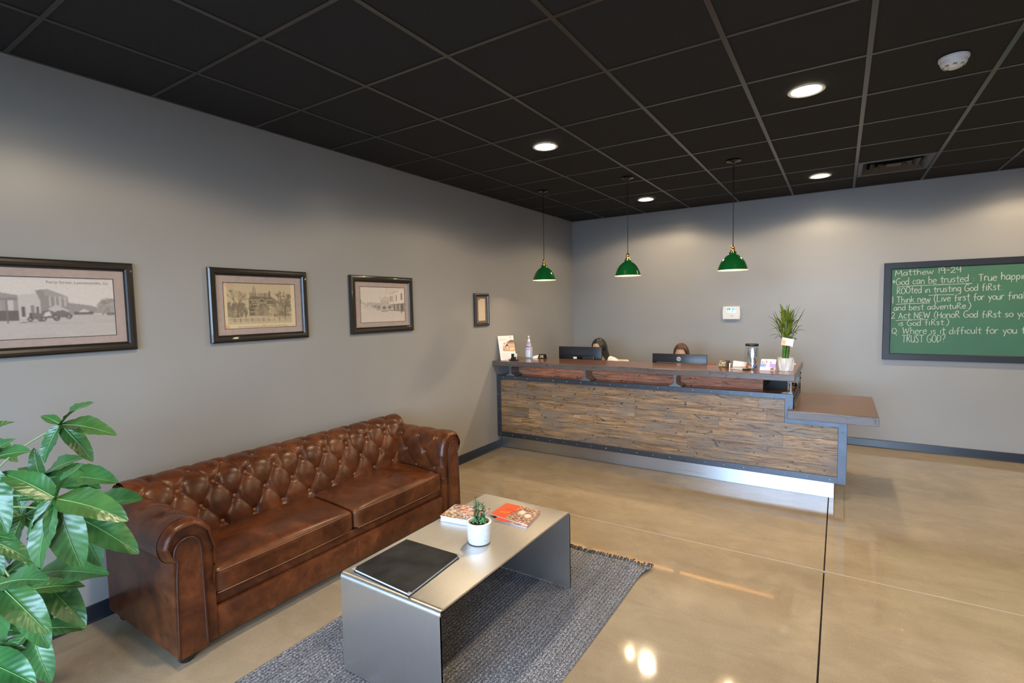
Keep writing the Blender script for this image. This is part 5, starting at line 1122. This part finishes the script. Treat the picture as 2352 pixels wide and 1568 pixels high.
# ================================================================== MONEY TREE AT THE LEFT
tr = thing('money_tree', (.60, -6.46, 0), 'leafy green money tree with palm-shaped leaves at the left edge of the photo', 'plant')
mk('planter', MB().lathe([(.12,0),(.135,.01),(.155,.27),(.16,.30),(.15,.30),(.145,.26)], (.60,-6.46,0), 32), M['concretepot'], tr, 40)
mk('soil', MB().lathe([(.0005,.272),(.147,.266)], (.60,-6.46,0), 24, cap=False), M['soil'], tr)
for k in range(3):
    P = [(.60+.024*math.cos(k*2.09+t*5), -6.46+.024*math.sin(k*2.09+t*5), .25+.62*t) for t in np.linspace(0,1,22)]; mk('trunk', MB().tube(P, [.022-.008*t for t in np.linspace(0,1,22)], 8), M['bark'], tr, True)
crown = Vector((.60,-6.46,.86))
CL = [('H1',[0.836,-6.194,1.22],[[0.989,-6.136,1.307],[1.02,-6.083,1.175],[0.902,-6.125,1.067],[0.816,-6.244,1.081],[0.754,-6.228,1.252]]),
('H2',[1.252,-6.332,1.054],[[1.373,-6.292,1.175],[1.449,-6.215,0.981],[1.284,-6.291,0.816],[1.241,-6.382,0.841],[1.159,-6.386,0.919],[1.199,-6.412,1.068],[1.105,-6.425,1.142]]),
('H3',[1.131,-6.454,0.796],[[1.314,-6.381,0.827],[1.27,-6.381,0.641],[1.1,-6.456,0.531],[1.099,-6.513,0.637]]),
('H4',[0.514,-6.184,0.953],[[0.717,-6.093,1.045],[0.731,-6.052,0.906],[0.75,-5.996,0.918],[0.514,-6.199,1.088],[0.412,-6.23,0.993],[0.591,-6.188,0.872]]),
('H5',[0.85,-6.177,0.857],[[1.116,-6.047,0.932],[1.065,-6.055,0.707],[0.9,-6.123,0.645],[0.85,-6.217,0.691],[0.745,-6.236,0.76]]),
('H6',[0.638,-6.251,0.6],[[0.929,-6.11,0.611],[0.812,-6.16,0.39],[0.631,-6.242,0.278],[0.59,-6.321,0.437],[0.581,-6.265,0.679]]),
('H7',[1.075,-6.461,1.169],[[1.259,-6.385,1.221],[1.172,-6.397,1.252],[1.101,-6.417,1.025],[1.179,-6.436,0.965]]),
('H8',[0.937,-6.451,0.908],[[1.091,-6.399,0.908],[1.01,-6.419,0.777],[1.043,-6.352,0.802],[1.064,-6.39,0.979]]),
('H9',[1.139,-6.523,0.601],[[1.352,-6.438,0.544],[1.203,-6.496,0.484],[1.23,-6.426,0.604]]),
('B1',[.45,-6.50,1.05],[[.30,-6.42,1.10],[.35,-6.60,1.0],[.50,-6.66,.98],[.55,-6.38,.93]]),('B2',[.72,-6.68,.80],[[.86,-6.74,.84],[.80,-6.82,.70],[.66,-6.80,.64],[.58,-6.76,.80]])]
random.seed(9); camp = Vector((3.338,-6.872,1.63)); up_pref = Vector((.35,-.35,.87))
def bigleaf(hub, tip, ratio):
    hub, tip = Vector(hub), Vector(tip); ax = tip-hub; L = ax.length; side = ax.cross(up_pref)
    side = side.normalized() if side.length > .25*L else (ax.cross((camp-hub).normalized())).normalized()
    nr = side.cross(ax).normalized(); 
    if nr.z < -.2 or nr.dot(camp-hub) < 0: nr = -nr
    mb = MB(); vein = MB(); n_ = 20; m = 4; ph = random.random()*6; sag = L*.07
    pts = []
    for i in range(n_):
        t = i/(n_-1); c = hub+ax*t+nr*(sag*math.sin(PI*t)); s_ = t*.97+.015
        wv = L*ratio*.5*((math.sin(PI*s_**.80))**.72)*(1 if t < .93 else 1-(t-.93)*5) if 0 < s_ < 1 else 0
        wv = max(wv, L*.006); pts.append(c)
        for j in range(-m, m+1):
            q = j/m; rip = .012*L*abs(q)*math.sin(t*38+ph)+.030*L*q*q*math.sin(t*9+ph*(1 if q > 0 else 2)); mb.v.append(tuple(c+side*(wv*q)+nr*(wv*abs(q)*.30+rip*(wv/(L*ratio*.5)))))
    w_ = 2*m+1; mb.uv = [(j/m, i/(n_-1)) for i in range(n_) for j in range(-m, m+1)]
    mb.f = [(i*w_+j, i*w_+j+1, (i+1)*w_+j+1, (i+1)*w_+j) for i in range(n_-1) for j in range(2*m)]
    vein.tube([p+nr*.0012 for p in pts], [.0022*(1-.8*k/(n_-1)) for k in range(n_)], 5)
    return mb, vein
for nm, hub, L_, a0 in (('D1',(.46,-6.24,.80),.19,.3),('D3',(.80,-6.34,.62),.20,.8),('D4',(.40,-6.30,.55),.18,.1),('D6',(.72,-6.30,.42),.18,.9),('D7',(.55,-6.38,1.18),.16,1.4)):
    ht = Vector(hub); fx = Vector((.80,-.25,.30)).normalized(); ux = fx.cross(Vector((0,0,1))).normalized(); vx = ux.cross(fx)
    CL.append((nm, list(hub), [list(ht+(ux*math.cos(a0+k*1.18)+vx*math.sin(a0+k*1.18)-Vector((0,0,.25)))*L_*(.8+.06*((k*5)%4))) for k in range(6)]))
for nm, hub, tps in CL:
    h = Vector(hub); mid = crown.lerp(h, .5)+Vector((0,0,.06)); mk('petiole', MB().tube([Vector(p) for p in smoothpath([crown, mid, h], 8)], .0034, 6), M['petiole'], tr, True)
    for tp in tps:
        lf, ve = bigleaf(hub, tp, random.uniform(.36,.44)); lo = mk('leaf', lf, M['leaf'], tr, True); mk('midrib', ve, M['leafvein'], lo, True)
